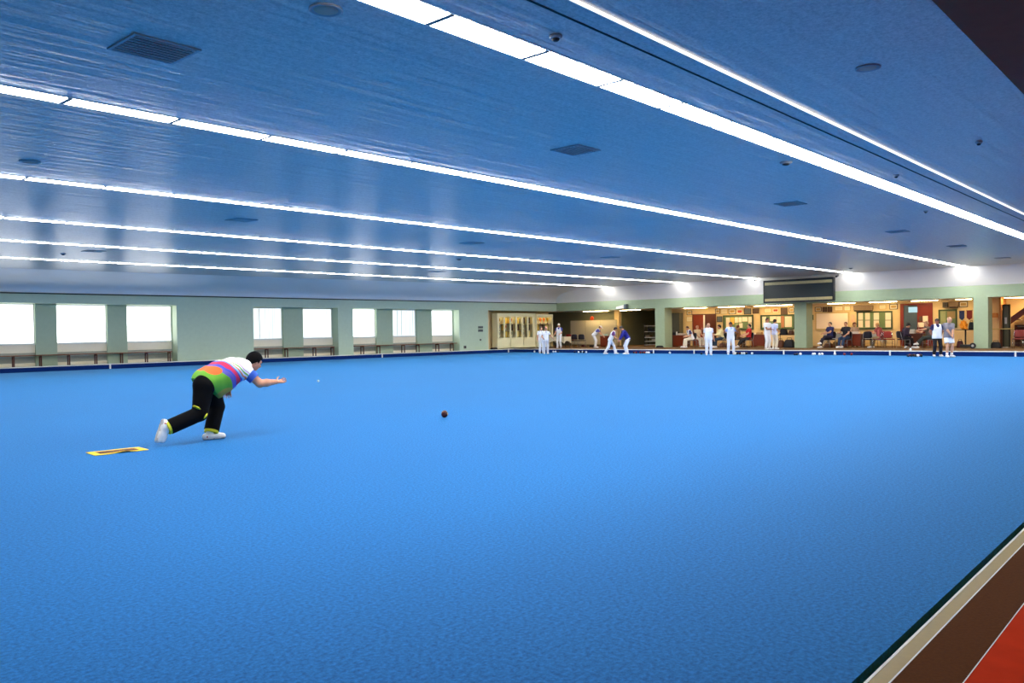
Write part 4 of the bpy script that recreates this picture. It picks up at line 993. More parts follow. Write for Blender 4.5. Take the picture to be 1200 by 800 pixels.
def torso_caps(J, inf=0, g=1.0, belly=0):
    P, U, L, F_ = J['P'], J['U'], J['L'], J['F']; N = J['N']; o = []
    W = P+U*.17; Ch = P+U*.34; S0 = P+U*.43
    for s in (1, -1):
        o += [(P+L*.065*s-U*.02, W+L*.052*s, .108*g+inf, .098*g+inf), (W+L*.052*s, Ch+L*.075*s, .098*g+inf, .105*g+inf),
              (Ch+L*.075*s, S0+L*.09*s, .105*g+inf, .07+inf), (S0+L*.09*s, J['S'+('L' if s > 0 else 'R')], .072+inf, .058+inf), (S0+L*.07*s, N-U*.02, .07+inf, .05+inf)]
    if belly: o.append((W+F_*.05-U*.03, W+F_*.06+U*.08, .10*g+belly+inf, .09*g+belly+inf))
    return o
LEG = (.086, .058, .040)
def person(label, J, loc, heading, colors, scale=1.0, h=.010, g=1.0, belly=0, sleeve=.62, long_sleeve=False, vest=None, hair='short', hat=None, shorts=False,
           arms_out=True, lg=1.0, group=None, skirt=.10, custom=None, obj_loc=None):
    t = thing('person', label, 'person', loc, heading, group)
    skin = mat('skin_'+colors.get('skinname', 'a'), colors.get('skin', (206, 152, 118)), .55, noise=.06)
    pts = np.array([J[k] for k in ('P', 'N', 'H', 'SL', 'SR', 'EL', 'ER', 'WL', 'WR', 'KL', 'KR', 'AL', 'AR', 'TL', 'TR')])
    lo = pts.min(0)-.26; hi = pts.max(0)+.26; lo[2] = max(lo[2], -.03)
    def limb(a): return J[a]
    # body
    f = Field(lo, hi, h)
    for a, b, ra, rb in torso_caps(J, 0, g, belly): f.cap(a, b, ra, rb, .04)
    f.cap(J['N']-J['U']*.03, J['H']-J['hu']*.05-J['hf']*.02, .056, .052, .03)
    for s in 'LR':
        f.cap(J['S'+s], J['E'+s], .052*lg, .042*lg, .03); f.cap(J['E'+s], J['E'+s]*.65+J['W'+s]*.35, .042*lg, .041*lg, .02); f.cap(J['E'+s]*.65+J['W'+s]*.35, J['W'+s], .041*lg, .027*lg, .02)
        f.cap(J['h'+s], J['K'+s], LEG[0]*lg, LEG[1]*lg, .03)
        kn, an = J['K'+s], J['A'+s]; mid = kn*.68+an*.32
        f.cap(kn, mid, LEG[1]*lg, .056*lg, .02); f.cap(mid, an, .056*lg, LEG[2], .02); f.cap(an, J['T'+s], .042, .032, .02)
        # hand
        hd = J['hd'+s]; pn = J.get('pn'+s); sg = 1 if s == 'L' else -1
        if pn is None: pn = nrm(np.cross(hd, V3(1, 0, 0))*-sg+V3(0, 0, -.01)) if abs(hd[0]) < .8 else V3(0, -sg*.9, -.3)
        pn = nrm(pn-hd*(pn@hd)); lat = np.cross(hd, pn)*sg     # lat points to the thumb side
        Wp = J['W'+s]
        for q in (-.022, 0, .022): f.cap(Wp+lat*q*.5, Wp+hd*.085+lat*q, .017, .0135, .012)
        for q, ln in ((.032, .066), (.011, .077), (-.011, .072), (-.032, .056)):
            b0 = Wp+hd*.085+lat*q*.95; b1 = b0+nrm(hd*.93+pn*.28+lat*q*3)*ln*.5; b2 = b1+nrm(hd*.72+pn*.6+lat*q*3)*ln*.55
            f.cap(b0, b1, .0098, .009, .004); f.cap(b1, b2, .009, .0075, .004)
        th0 = Wp+hd*.03+lat*.024; th1 = th0+nrm(hd*.6+lat*.75+pn*.25)*.045; th2 = th1+nrm(hd*.85+lat*.3+pn*.3)*.035
        f.cap(th0, th1, .013, .011, .006); f.cap(th1, th2, .011, .008, .004)
    H, hf, hl, hu = J['H'], J['hf'], J['hl'], J['hu']; ax = (hf, hl, hu)
    f.ell(H+hu*.02-hf*.012, ax, (.098, .078, .098), .02); f.cap(H+hf*.03-hu*.055, H+hf*.052-hu*.082, .056, .030, .03)
    f.cap(H-hf*.0-hu*.04, H+hf*.045-hu*.03, .066, .05, .03)
    f.cap(H+hf*.085+hu*.028, H+hf*.108-hu*.022, .009, .014, .012); f.cap(H+hf*.085+hu*.036+hl*.03, H+hf*.085+hu*.036-hl*.03, .011, .011, .012)
    f.cap(H+hf*.083-hu*.052+hl*.02, H+hf*.083-hu*.052-hl*.02, .009, .009, .008)
    for s in (1, -1):
        f.ell(H+hl*.079*s-hf*.008-hu*.005, (hf, hl, hu), (.018, .009, .031), .006)
        f.ell(H+hf*.094+hl*.031*s+hu*.014, ax, (.016, .017, .011), sub=True)
    f.mesh('body', skin, t)
    # eyes
    if h < .02:
        me_ = MB()
        for s in (1, -1):
            e = MB(); c = H+hf*.081+hl*.031*s+hu*.013
            e.lathe([(.002, -.011), (.008, -.008), (.011, 0), (.008, .008), (.002, .011)], tuple(c), 8); e.build('eye', M_BLACK, t)
    # hair
    fh = h*.8
    f = Field(H-.17, H+.19, fh)
    hc = mat('hair_'+colors.get('hairname', 'dark'), colors.get('hair', (26, 20, 18)), .6, bump=.5, bscale=120)
    if hair:
        r = {'short': .010, 'full': .022, 'long': .018, 'bald': .006}[hair]
        n = nrm(V3(.72, 0, -.70)); off = .022 if hair != 'bald' else -.03
        f.ell(H+hu*.02-hf*.012, ax, (.098+r, .078+r, .098+r), .01, planes=((n, off),))
        if hair == 'long': f.cap(H-hf*.05+hu*.0, H-hf*.07-hu*.13, .07, .05, .02)
        if hair in ('short', 'full'):
            for s in (1, -1): f.cap(H+hl*.075*s+hf*.02+hu*.03, H+hl*.078*s+hf*.022-hu*.005, .014, .008, .006)
            f.cap(H-hf*.075-hu*.01, H-hf*.06-hu*.055, .045, .03, .02)
        f.mesh('hair', hc, t)
    if hat:
        kind, hm = hat; f = Field(H-.22, H+.24, fh)
        if kind != 'visor': f.ell(H+hu*.03-hf*.01, ax, (.114, .096, .108), .004, planes=((V3(0, 0, -1), -.022),))
        else: f.ell(H+hu*.02-hf*.01, ax, (.114, .096, .112), .004, planes=((V3(0, 0, -1), -.022), (V3(0, 0, 1), .062)))
        if kind == 'bucket':
            f.ell(H+hu*.045, ax, (.165, .15, .018), .008)
        else: f.ell(H+hf*.10+hu*.045, ax, (.095, .08, .012), .008)
        f.mesh('cap', hm, t)
    # shirt
    hc_ = h*1.0
    sm = colors['shirt'] if not isinstance(colors['shirt'], tuple) else mat('shirt_%d_%d_%d' % colors['shirt'], colors['shirt'], .8, noise=.08)
    f = Field(lo, hi, hc_)
    for a, b, ra, rb in torso_caps(J, .016, g, belly): f.cap(a, b, ra, rb, .04)
    for s in (1, -1): f.cap(J['P']+J['L']*.07*s, J['P']+J['L']*.075*s-J['U']*skirt, .118*g, .122*g, .03)
    for s in 'LR':
        if long_sleeve: f.cap(J['S'+s], J['E'+s], .066*lg, .056*lg, .03); f.cap(J['E'+s], J['W'+s], .056*lg, .044*lg, .02, cut=.94)
        else: f.cap(J['S'+s], J['E'+s], .066*lg, .060*lg, .03, cut=sleeve)
    f.clip(-J['U'], J['P']-J['U']*skirt)
    f.mesh('shirt', sm, t)
    if vest:
        f = Field(lo, hi, hc_)
        for a, b, ra, rb in torso_caps(J, .027, g, belly): f.cap(a, b, ra, rb, .04)
        for s in (1, -1): f.cap(J['P']+J['L']*.07*s, J['P']+J['L']*.075*s-J['U']*skirt, .126*g, .130*g, .03)
        f.clip(-J['U'], J['P']-J['U']*(skirt+.01)); f.ell(J['N']+J['F']*.06-J['U']*.0, (J['F'], J['L'], J['U']), (.10, .075, .13), sub=True)
        for s in (1, -1): f.clip(J['L']*s+J['U']*.15, J['P']+J['U']*.40+J['L']*.162*s)
        f.mesh('vest', vest, t)
    # trousers
    tm = mat('trousers_%d_%d_%d' % colors['trousers'], colors['trousers'], .85, noise=.08)
    f = Field(lo, hi, hc_)
    for s, q in ((1, 'L'), (-1, 'R')): f.cap(J['P']+J['L']*.065*s+J['U']*.06, J['h'+q], .115*g, .108*lg, .03)
    f.clip(J['U'], J['P']+J['U']*.10)
    for s, q in ((1, 'L'), (-1, 'R')):
        if shorts: f.cap(J['h'+q], J['K'+q], .104*lg, .096*lg, .02, cut=.72)
        else:
            f.cap(J['h'+q], J['K'+q], .104*lg, .078*lg, .03); f.cap(J['K'+q], J['A'+q], .078*lg, .070*lg, .02, cut=.93)
    f.mesh('shorts' if shorts else 'trousers', tm, t)
    if shorts and colors.get('socks'):
        for q in 'LR':
            f = Field(lo, hi, hc_); f.cap(J['K'+q], J['A'+q], .06*lg, .05, .02, cut0=.72, cut=.98); f.mesh('sock', colors['socks'], t)
    shm = mat('shoe_%d_%d_%d' % colors['shoes'], colors['shoes'], .5, noise=.06)
    for q in 'LR':
        f = Field(lo, hi, hc_*.8); A, T = J['A'+q], J['T'+q]; d = nrm(T-A)
        fl = nrm(V3(d[0], d[1], 0)) if custom is None or q not in custom.get('free_feet', '') else None
        if fl is not None:
            base = V3(A[0], A[1], A[2]-.09)
            f.cap(base-fl*.05+V3(0, 0, .045), base+fl*.10+V3(0, 0, .045), .048, .048, .02); f.cap(base+fl*.10+V3(0, 0, .04), base+fl*.175+V3(0, 0, .035), .046, .036, .02)
            f.cap(A-V3(0, 0, .03), A+V3(0, 0, .0), .055, .05, .02); f.clip(V3(0, 0, -1), base)
        else:
            up = nrm(J['K'+q]-A); up = nrm(up-d*(up@d)); heel = A-up*.06-d*.055
            f.cap(heel, A+d*.09-up*.062, .046, .048, .02); f.cap(A+d*.09-up*.062, A+d*.175-up*.07, .046, .038, .02); f.cap(A-up*.03, A, .055, .05, .02)
            f.clip(-up, A-up*.098)
        f.mesh('shoe', shm, t)
    if custom and 'extra' in custom: custom['extra'](t, J, lo, hi)
    t.scale = (scale,)*3
    return t

# ------------------------------------------------------------------ the bowler
B0 = V3(5.35, 10.72, 0)
def bp(zx, zy, Y): return ony(170+zx/6.156, 400+zy/6.156, Y)-B0
J = {}
J['P'] = bp(440, 282, 10.72); J['N'] = bp(722, 172, 10.70); U = nrm(J['N']-J['P']); L = nrm(V3(0, 1, 0)-U*U[1]); F_ = np.cross(L, U)
J['U'], J['L'], J['F'] = U, L, F_; J['lenT'] = np.linalg.norm(J['N']-J['P'])
J['SR'] = bp(742, 228, 10.53); J['SL'] = bp(715, 215, 10.88)
J['ER'] = bp(828, 303, 10.44); J['WR'] = bp(945, 291, 10.46); J['EL'] = bp(650, 285, 11.02); J['WL'] = bp(606, 338, 10.95)
J['hR'] = bp(425, 315, 10.62); J['hL'] = bp(470, 320, 10.83)
J['KR'] = bp(395, 520, 10.60); J['AR'] = bp(150, 628, 10.66); J['TR'] = J['AR']+nrm(bp(112, 745, 10.69)-J['AR'])*.15
J['KL'] = bp(520, 470, 10.86); J['AL'] = bp(475, 655, 10.78); J['AL'][2] = .09; J['TL'] = J['AL']+V3(.14, -.02, -.055)
hf = nrm(V3(.86, -.05, -.5)); hl = nrm(np.cross(V3(0, 0, 1), hf)); J['hf'], J['hl'], J['hu'] = hf, hl, np.cross(hf, hl); J['H'] = bp(788, 147, 10.70)
J['hdR'] = nrm(V3(1, .05, .02)); J['pnR'] = nrm(V3(-.15, -.55, .8)); J['hdL'] = nrm(V3(-.3, -.3, -.9)); J['pnL'] = V3(-.6, -.8, 0)

def shirt_pattern():
    m = bpy.data.materials.new('printed_shirt'); m.use_nodes = True; nt = m.node_tree; b = nt.nodes['Principled BSDF']; N = nt.nodes.new; Lk = nt.links.new
    tc = N('ShaderNodeTexCoord'); sx = N('ShaderNodeSeparateXYZ'); Lk(tc.outputs['Object'], sx.inputs[0])
    p0 = bp(612, 240, 10.6); p1 = bp(500, 150, 10.6); p2 = bp(660, 335, 10.6)
    d = nrm((p2-p1)[[0, 2]]); n = np.array([-d[1], d[0]]);
    if n[0] < 0: n = -n
    def lin2(ax_, az, c):
        a = N('ShaderNodeMath'); a.operation = 'MULTIPLY_ADD'; Lk(sx.outputs['X'], a.inputs[0]); a.inputs[1].default_value = ax_; a.inputs[2].default_value = c
        q = N('ShaderNodeMath'); q.operation = 'MULTIPLY_ADD'; Lk(sx.outputs['Z'], q.inputs[0]); q.inputs[1].default_value = az; Lk(a.outputs[0], q.inputs[2]); return q
    q = lin2(n[0], n[1], -(n@p0[[0, 2]])); s_ = lin2(d[0], d[1], -(d@p0[[0, 2]]))
    nz = N('ShaderNodeTexNoise'); nz.inputs['Scale'].default_value = 5; nz.inputs['Detail'].default_value = 1; Lk(tc.outputs['Object'], nz.inputs['Vector'])
    sq = N('ShaderNodeMath'); sq.operation = 'MULTIPLY'; Lk(s_.outputs[0], sq.inputs[0]); Lk(s_.outputs[0], sq.inputs[1])
    w1 = N('ShaderNodeMath'); w1.operation = 'MULTIPLY_ADD'; Lk(nz.outputs['Fac'], w1.inputs[0]); w1.inputs[1].default_value = .10; Lk(q.outputs[0], w1.inputs[2])
    w2 = N('ShaderNodeMath'); w2.operation = 'MULTIPLY_ADD'; Lk(sq.outputs[0], w2.inputs[0]); w2.inputs[1].default_value = .25; Lk(w1.outputs[0], w2.inputs[2])
    mr = N('ShaderNodeMapRange'); mr.inputs['From Min'].default_value = -.20; mr.inputs['From Max'].default_value = .32; Lk(w2.outputs[0], mr.inputs['Value'])
    cr = N('ShaderNodeValToRGB'); cr.color_ramp.interpolation = 'CONSTANT'; els = cr.color_ramp.elements
    stops = [(0, (118, 186, 52)), (.30, (104, 96, 190)), (.385, (70, 84, 200)), (.43, (206, 40, 92)), (.51, (224, 50, 56)), (.545, (96, 84, 190)), (.585, (150, 196, 236)), (.63, (236, 134, 84)),
             (.665, (240, 240, 245)), (.70, (146, 196, 84)), (.735, (240, 240, 245)), (.77, (196, 130, 180)), (.79, (244, 244, 248))]
    els[0].position = 0; els[0].color = rgb(*stops[0][1]); els[1].position = stops[1][0]; els[1].color = rgb(*stops[1][1])
    for p, c in stops[2:]: e = els.new(p); e.color = rgb(*c)
    Lk(mr.outputs[0], cr.inputs[0])
    # orange disc
    c0 = bp(480, 208, 10.6)
    cx = N('ShaderNodeVectorMath'); cx.operation = 'SUBTRACT'; Lk(tc.outputs['Object'], cx.inputs[0]); cx.inputs[1].default_value = (c0[0], 0, c0[2])
    sc_ = N('ShaderNodeVectorMath'); sc_.operation = 'MULTIPLY'; Lk(cx.outputs[0], sc_.inputs[0]); sc_.inputs[1].default_value = (1/.098, 0, 1/.060)
    ln = N('ShaderNodeVectorMath'); ln.operation = 'LENGTH'; Lk(sc_.outputs[0], ln.inputs[0])
    ls = N('ShaderNodeMath'); ls.operation = 'LESS_THAN'; ls.inputs[1].default_value = 1; Lk(ln.outputs['Value'], ls.inputs[0])
    mx = N('ShaderNodeMix'); mx.data_type = 'RGBA'; Lk(ls.outputs[0], mx.inputs[0]); Lk(cr.outputs[0], mx.inputs[6]); mx.inputs[7].default_value = rgb(244, 110, 44)
    # yellow patch at the front hem
    c1 = bp(585, 385, 10.6)
    c1s = N('ShaderNodeVectorMath'); c1s.operation = 'DISTANCE'; Lk(tc.outputs['Object'], c1s.inputs[0]); c1s.inputs[1].default_value = (c1[0], -.1, c1[2])
    l1 = N('ShaderNodeMath'); l1.operation = 'LESS_THAN'; l1.inputs[1].default_value = .13; Lk(c1s.outputs['Value'], l1.inputs[0])
    m2 = N('ShaderNodeMix'); m2.data_type = 'RGBA'; Lk(l1.outputs[0], m2.inputs[0]); Lk(mx.outputs[2], m2.inputs[6]); m2.inputs[7].default_value = rgb(200, 160, 60)
    Lk(m2.outputs[2], b.inputs['Base Color']); b.inputs['Roughness'].default_value = .8; return m

def bowler(label):
    t = thing('person', label, 'person', tuple(B0)); skin = mat('skin_bowler', (208, 146, 112), .5, noise=.06); h = .0065
    pts = np.array([v for k, v in J.items() if k in ('P', 'N', 'H', 'SL', 'SR', 'EL', 'ER', 'WL', 'WR', 'KL', 'KR', 'AL', 'AR', 'TL', 'TR')])
    lo = pts.min(0)-.28; hi = pts.max(0)+.28; lo[2] = -.02
    P, N_, Ux, Lx, Fx = J['P'], J['N'], J['U'], J['L'], J['F']; T = J['lenT']; dn = V3(0, 0, -1)
    def torso(f, inf):
        for s in (1, -1):
            f.cap(P+Lx*.075*s+Ux*.02, P+Ux*T*.4+Lx*.07*s, .132+inf, .165+inf, .05); f.cap(P+Ux*T*.4+Lx*.07*s, P+Ux*T*.75+Lx*.09*s, .165+inf, .14+inf, .05)
            f.cap(P+Ux*T*.75+Lx*.09*s, N_+Lx*.05*s-Ux*.03, .135+inf, .07+inf, .05)
            f.cap(N_-Ux*.1+Lx*.09*s, J['S'+('L' if s > 0 else 'R')], .085+inf, .07+inf, .04)
        f.cap(P+Ux*T*.30+dn*.08, P+Ux*T*.50+dn*.06, .145+inf, .15+inf, .06)
    f = Field(lo, hi, h); torso(f, 0)
    f.cap(N_-Ux*.03, J['H']-J['hu']*.05-J['hf']*.03, .066, .062, .03)
    for s in 'LR':
        f.cap(J['S'+s], J['E'+s], .068, .056, .03); f.cap(J['E'+s], J['E'+s]*.6+J['W'+s]*.4, .056, .054, .02); f.cap(J['E'+s]*.6+J['W'+s]*.4, J['W'+s], .054, .035, .02)
        f.cap(J['h'+s], J['K'+s], .115, .075, .03); mid = J['K'+s]*.65+J['A'+s]*.35; f.cap(J['K'+s], mid, .075, .070, .02); f.cap(mid, J['A'+s], .07, .045, .02); f.cap(J['A'+s], J['T'+s], .042, .032, .02)
        hd = nrm(J['hd'+s]); pn = J['pn'+s]; sg = 1 if s == 'L' else -1; pn = nrm(pn-hd*(pn@hd)); lat = np.cross(hd, pn)*sg; Wp = J['W'+s]
        for q in (-.024, 0, .024): f.cap(Wp+lat*q*.5, Wp+hd*.088+lat*q, .018, .0135, .012)
        for q, ln in ((.035, .070), (.012, .080), (-.012, .074), (-.034, .058)):
            b0 = Wp+hd*.088+lat*q; b1 = b0+nrm(hd*.95+pn*.25+lat*q*4)*ln*.5; b2 = b1+nrm(hd*.8+pn*.55+lat*q*4)*ln*.55
            f.cap(b0, b1, .0092, .0086, .003); f.cap(b1, b2, .0086, .007, .003)
        th0 = Wp+hd*.03+lat*.026; th1 = th0+nrm(hd*.5+lat*.8+pn*.35)*.05; th2 = th1+nrm(hd*.8+lat*.35+pn*.35)*.036
        f.cap(th0, th1, .014, .011, .006); f.cap(th1, th2, .011, .008, .003)
    H, hf, hl, hu = J['H'], J['hf'], J['hl'], J['hu']; ax = (hf, hl, hu); k = 1.06
    f.ell(H+hu*.02-hf*.012, ax, (.098*k, .08*k, .098*k), .02); f.cap(H+hf*.03-hu*.055, H+hf*.054-hu*.084, .060, .034, .03); f.cap(H-hu*.04, H+hf*.045-hu*.03, .07, .055, .03)
    f.cap(H+hf*.09+hu*.026, H+hf*.114-hu*.022, .009, .014, .01); f.cap(H+hf*.09+hu*.038+hl*.03, H+hf*.09+hu*.038-hl*.03, .011, .011, .012)
    f.cap(H+hf*.092-hu*.050+hl*.02, H+hf*.092-hu*.050-hl*.02, .008, .008, .006); f.cap(H+hf*.088-hu*.064+hl*.016, H+hf*.088-hu*.064-hl*.016, .009, .009, .006)
    for s in (1, -1):
        f.ell(H+hl*.085*s-hf*.008-hu*.005, ax, (.02, .009, .033), .006); f.ell(H+hf*.10+hl*.031*s+hu*.014, ax, (.016, .018, .011), sub=True)
    f.mesh('body', skin, t)
    for s in (1, -1):
        MB().lathe([(.002, -.011), (.008, -.008), (.011, 0), (.008, .008), (.002, .011)], tuple(H+hf*.086+hl*.031*s+hu*.013), 10).build('eye', M_BLACK, t)
        MB().tube([H+hf*.104+hl*.012*s+hu*.036, H+hf*.103+hl*.032*s+hu*.041, H+hf*.09+hl*.05*s+hu*.036], .0045, 6).build('eyebrow', mat('hair_bowler', (9, 8, 9), .75, spec=.08, bump=.5, bscale=120), t)
    f = Field(H-.19, H+.21, h)
    n = nrm(V3(.74, 0, -.67)); f.ell(H+hu*.025-hf*.014, ax, (.098*k+.020, .08*k+.020, .098*k+.022), .01, planes=((n, .028),))
    for s in (1, -1): f.cap(H+hl*.084*s+hf*.02+hu*.03, H+hl*.086*s+hf*.024-hu*.002, .016, .008, .008)
    f.cap(H-hf*.075-hu*.01, H-hf*.06-hu*.05, .05, .034, .02); f.mesh('hair', mat('hair_bowler', (9, 8, 9), .75, spec=.08, bump=.5, bscale=120), t)
    # shirt with a loose hem
    f = Field(lo, hi, h); torso(f, .022)
    for s in (1, -1): f.cap(P+Lx*.07*s+Ux*.08, P+Lx*.075*s-Ux*.0, .170, .156, .05)
    hemA = bp(350, 232, 10.6); hemB = bp(575, 425, 10.6); e = hemB-hemA; hn = nrm(np.cross(V3(0, 1, 0), V3(e[0], 0, e[2])))
    f.cap(P+Ux*T*.22+dn*.12, P+Ux*T*.42+dn*.12, .15, .15, .06); f.cap(hemB+V3(-.02, .15, .10), hemB+V3(.05, .2, .14), .075, .07, .06)
    if hn@(N_-hemA) > 0: hn = -hn
    f.clip(hn, hemA)
    f.mesh('shirt', shirt_pattern(), t)
    sb = mat('blue_sleeve', (40, 84, 176), .8, noise=.1)
    for s in 'LR':
        f = Field(lo, hi, h); f.cap(J['S'+s]-(J['E'+s]-J['S'+s])*.2, J['E'+s], .092, .082, .02, cut=.62, cut0=.22); f.mesh('sleeve', sb, t)
    # trousers
    bl = mat('black_trousers', (7, 7, 9), .85, spec=.12, noise=.15); yl = mat('yellow_trim', (212, 206, 40), .7, noise=.1)
    f = Field(lo, hi, h)
    for s, q in ((1, 'L'), (-1, 'R')):
        f.cap(P+Lx*.075*s+Ux*.05, P+Lx*.07*s+Ux*.02, .150, .140, .04); f.cap(P+Lx*.07*s+Ux*.01, J['h'+q], .138, .140, .04)
    f.clip(Ux, P+Ux*.12)
    for s, q in ((1, 'L'), (-1, 'R')):
        f.cap(J['h'+q], J['K'+q], .142, .104, .03); f.cap(J['K'+q], J['A'+q], .104, .102, .02, cut=.90)
    f.mesh('trousers', bl, t)
    for q in 'LR':
        f = Field(lo, hi, h); f.cap(J['K'+q], J['A'+q], .098, .094, .02, cut0=.88, cut=1.0 if q == 'L' else .97); f.mesh('trouser_cuff', yl, t)
    def patch(c, r):  # yellow flash behind the knee
        f = Field(np.asarray(c)-.16, np.asarray(c)+.16, h); f.ell(c, (V3(.8, 0, -.6), V3(0, 1, 0), V3(.6, 0, .8)), r, .004); f.mesh('yellow_flash', yl, t)
    patch(bp(372, 478, 10.56), (.055, .075, .016)); patch(bp(430, 535, 10.535), (.022, .05, .05))
    # shoes
    ws = mat('white_shoe', (240, 238, 232), .5, noise=.05); rs_ = mat('red_shoe_flash', (206, 92, 74), .5)
    for q in 'LR':
        f = Field(lo, hi, h*.8); A, Tt = J['A'+q], J['T'+q]; d = nrm(Tt-A)
        if q == 'L':
            d = nrm(V3(d[0], d[1], 0)); up = V3(0, 0, 1)
        else:
            up = nrm(J['K'+q]-A); up = nrm(up-d*(up@d))
        heel = A-up*.045-d*.075
        f.cap(heel, A+d*.09-up*.048, .047, .05, .02); f.cap(A+d*.09-up*.048, A+d*.165-up*.055, .05, .042, .02); f.cap(A-up*.03-d*.02, A-d*.01+up*.02, .06, .055, .02)
        if q == 'R': f.cap(A, Tt, .054, .044, .02)
        f.clip(-up, A-up*.088); sh = f.mesh('shoe', ws, t)
        f = Field(lo, hi, h*.8); f.cap(heel-d*.002, A+d*.16-up*.05, .051, .047, .01); f.clip(-up, A-up*.0885); f.clip(up, A-up*.070); f.mesh('sole', mat('shoe_sole', (196, 190, 186), .6), sh)
        lat = np.cross(d, up); f = Field(lo, hi, h*.8); f.cap(heel-up*.0+d*.01-lat*.03, heel+d*.07+up*.03-lat*.03, .022, .016, .01); f.cap(heel+d*.01+lat*.03, heel+d*.07+up*.03+lat*.03, .022, .016, .01); f.mesh('side_flash', rs_, sh)
    return t
bowler('bowler in a multicoloured shirt and black trousers lunging forward with one arm out')

# delivery mat
c4 = [onz(*p, 0) for p in ((100, 530.7), (110, 534), (175.8, 527.3), (162.5, 524))]
mt = thing('delivery_mat', 'yellow edged brown mat lying on blue carpet behind the bowler', 'mat', (4.405, 10.665, .001), R(-5))
def wavy(x0, x1, y0, y1, z, th):
    n, r = 24, 10; vs = []; fs = []
    for lay in (0, 1):
        for i in range(n+1):
            x = x0+(x1-x0)*i/n
            for j in range(r+1):
                y = y0+(y1-y0)*j/r; vs.append((x, y, z+.018*math.exp(-((x-.03)/.08)**2)*max(0, -y/.185)**1.5+lay*th))
    k = r+1; m = (n+1)*k
    for i in range(n):
        for j in range(r):
            a = i*k+j; fs += [(m+a, m+a+k, m+a+k+1, m+a+1), (a, a+1, a+k+1, a+k)]
        fs += [(i*k, i*k+k, m+i*k+k, m+i*k), (i*k+r, m+i*k+r, m+i*k+k+r, i*k+k+r)]
    for j in range(r): fs += [(j, m+j, m+j+1, j+1), (n*k+j, n*k+j+1, m+n*k+j+1, m+n*k+j)]
    return MB().add(vs, fs)
ymat = mat('yellow_mat_border', (246, 206, 30), .7, noise=.05); bmat = mat('brown_mat_centre', (96, 66, 40), .9, noise=.15, scale=60)
wavy(-.32, .32, -.185, .185, .002, .005).build('border', ymat, mt)
wavy(-.235, .235, -.105, .105, .0072, .002).build('centre', bmat, mt)

# bowls
M_BOWLK = mat('black_bowl', (24, 18, 18), .25); M_BOWLB = mat('dark_brown_bowl', (66, 26, 18), .25, noise=.35, scale=18); M_BOWLR = mat('red_bowl', (120, 34, 34), .25, noise=.3, scale=14); M_BOWLW = mat('white_bowl', (236, 234, 228), .3)
M_BOWLN = mat('navy_bowl', (26, 30, 66), .25); M_DISC = mat('bowl_disc', (214, 190, 140), .4); M_DISCG = mat('bowl_disc_dark', (120, 100, 90), .4)
_bm = {}
def bowl(x, y, m, label, z=0, r=.063, rz=0, grp='bowls lying at the far ditch'):
    t = thing('bowl', label, 'bowl', (x, y, z+.001), rz, grp)
    if m.name not in _bm:
        b = MB(); prof = [(.004, -.058)]+[(.0645*math.cos(a)*1.0, .058*math.sin(a)) for a in [R(q) for q in range(-80, 81, 10)]]+[(.004, .058)]
        b.lathe(prof, n=24); b.v = [(x_, z_, y_+.0645) for x_, y_, z_ in b.v]; s = b.build('body', m, t)
        dd = MB().tube([(0, -.0595, .0645), (0, -.056, .0645)], .021, 14); dd.build('disc', M_DISC if m is not M_BOWLW else M_DISCG, t)
        _bm[m.name] = t
    else:
        for ch in _bm[m.name].children: c = ch.copy(); C.objects.link(c); c.parent = t
    t.scale = (r/.0645,)*3
p = onz(521, 489.3, 0); bowl(p[0], p[1], M_BOWLB, 'dark brown bowl rolling alone in the middle of the blue carpet', rz=.5, grp=None)
p = onz(373, 447.6, 0)
t = thing('jack_ball', 'small white jack ball alone on the blue carpet beyond bowler hand', 'ball', (p[0], p[1], .001))
MB().lathe([(.002, 0)]+[(.034*math.cos(a), .034+.034*math.sin(a)) for a in [R(q) for q in range(-75, 76, 15)]]+[(.002, .068)], n=20).build('body', mat('cream_jack', (246, 244, 214), .4), t)
K, BR, RD, WH, NV = M_BOWLK, M_BOWLB, M_BOWLR, M_BOWLW, M_BOWLN
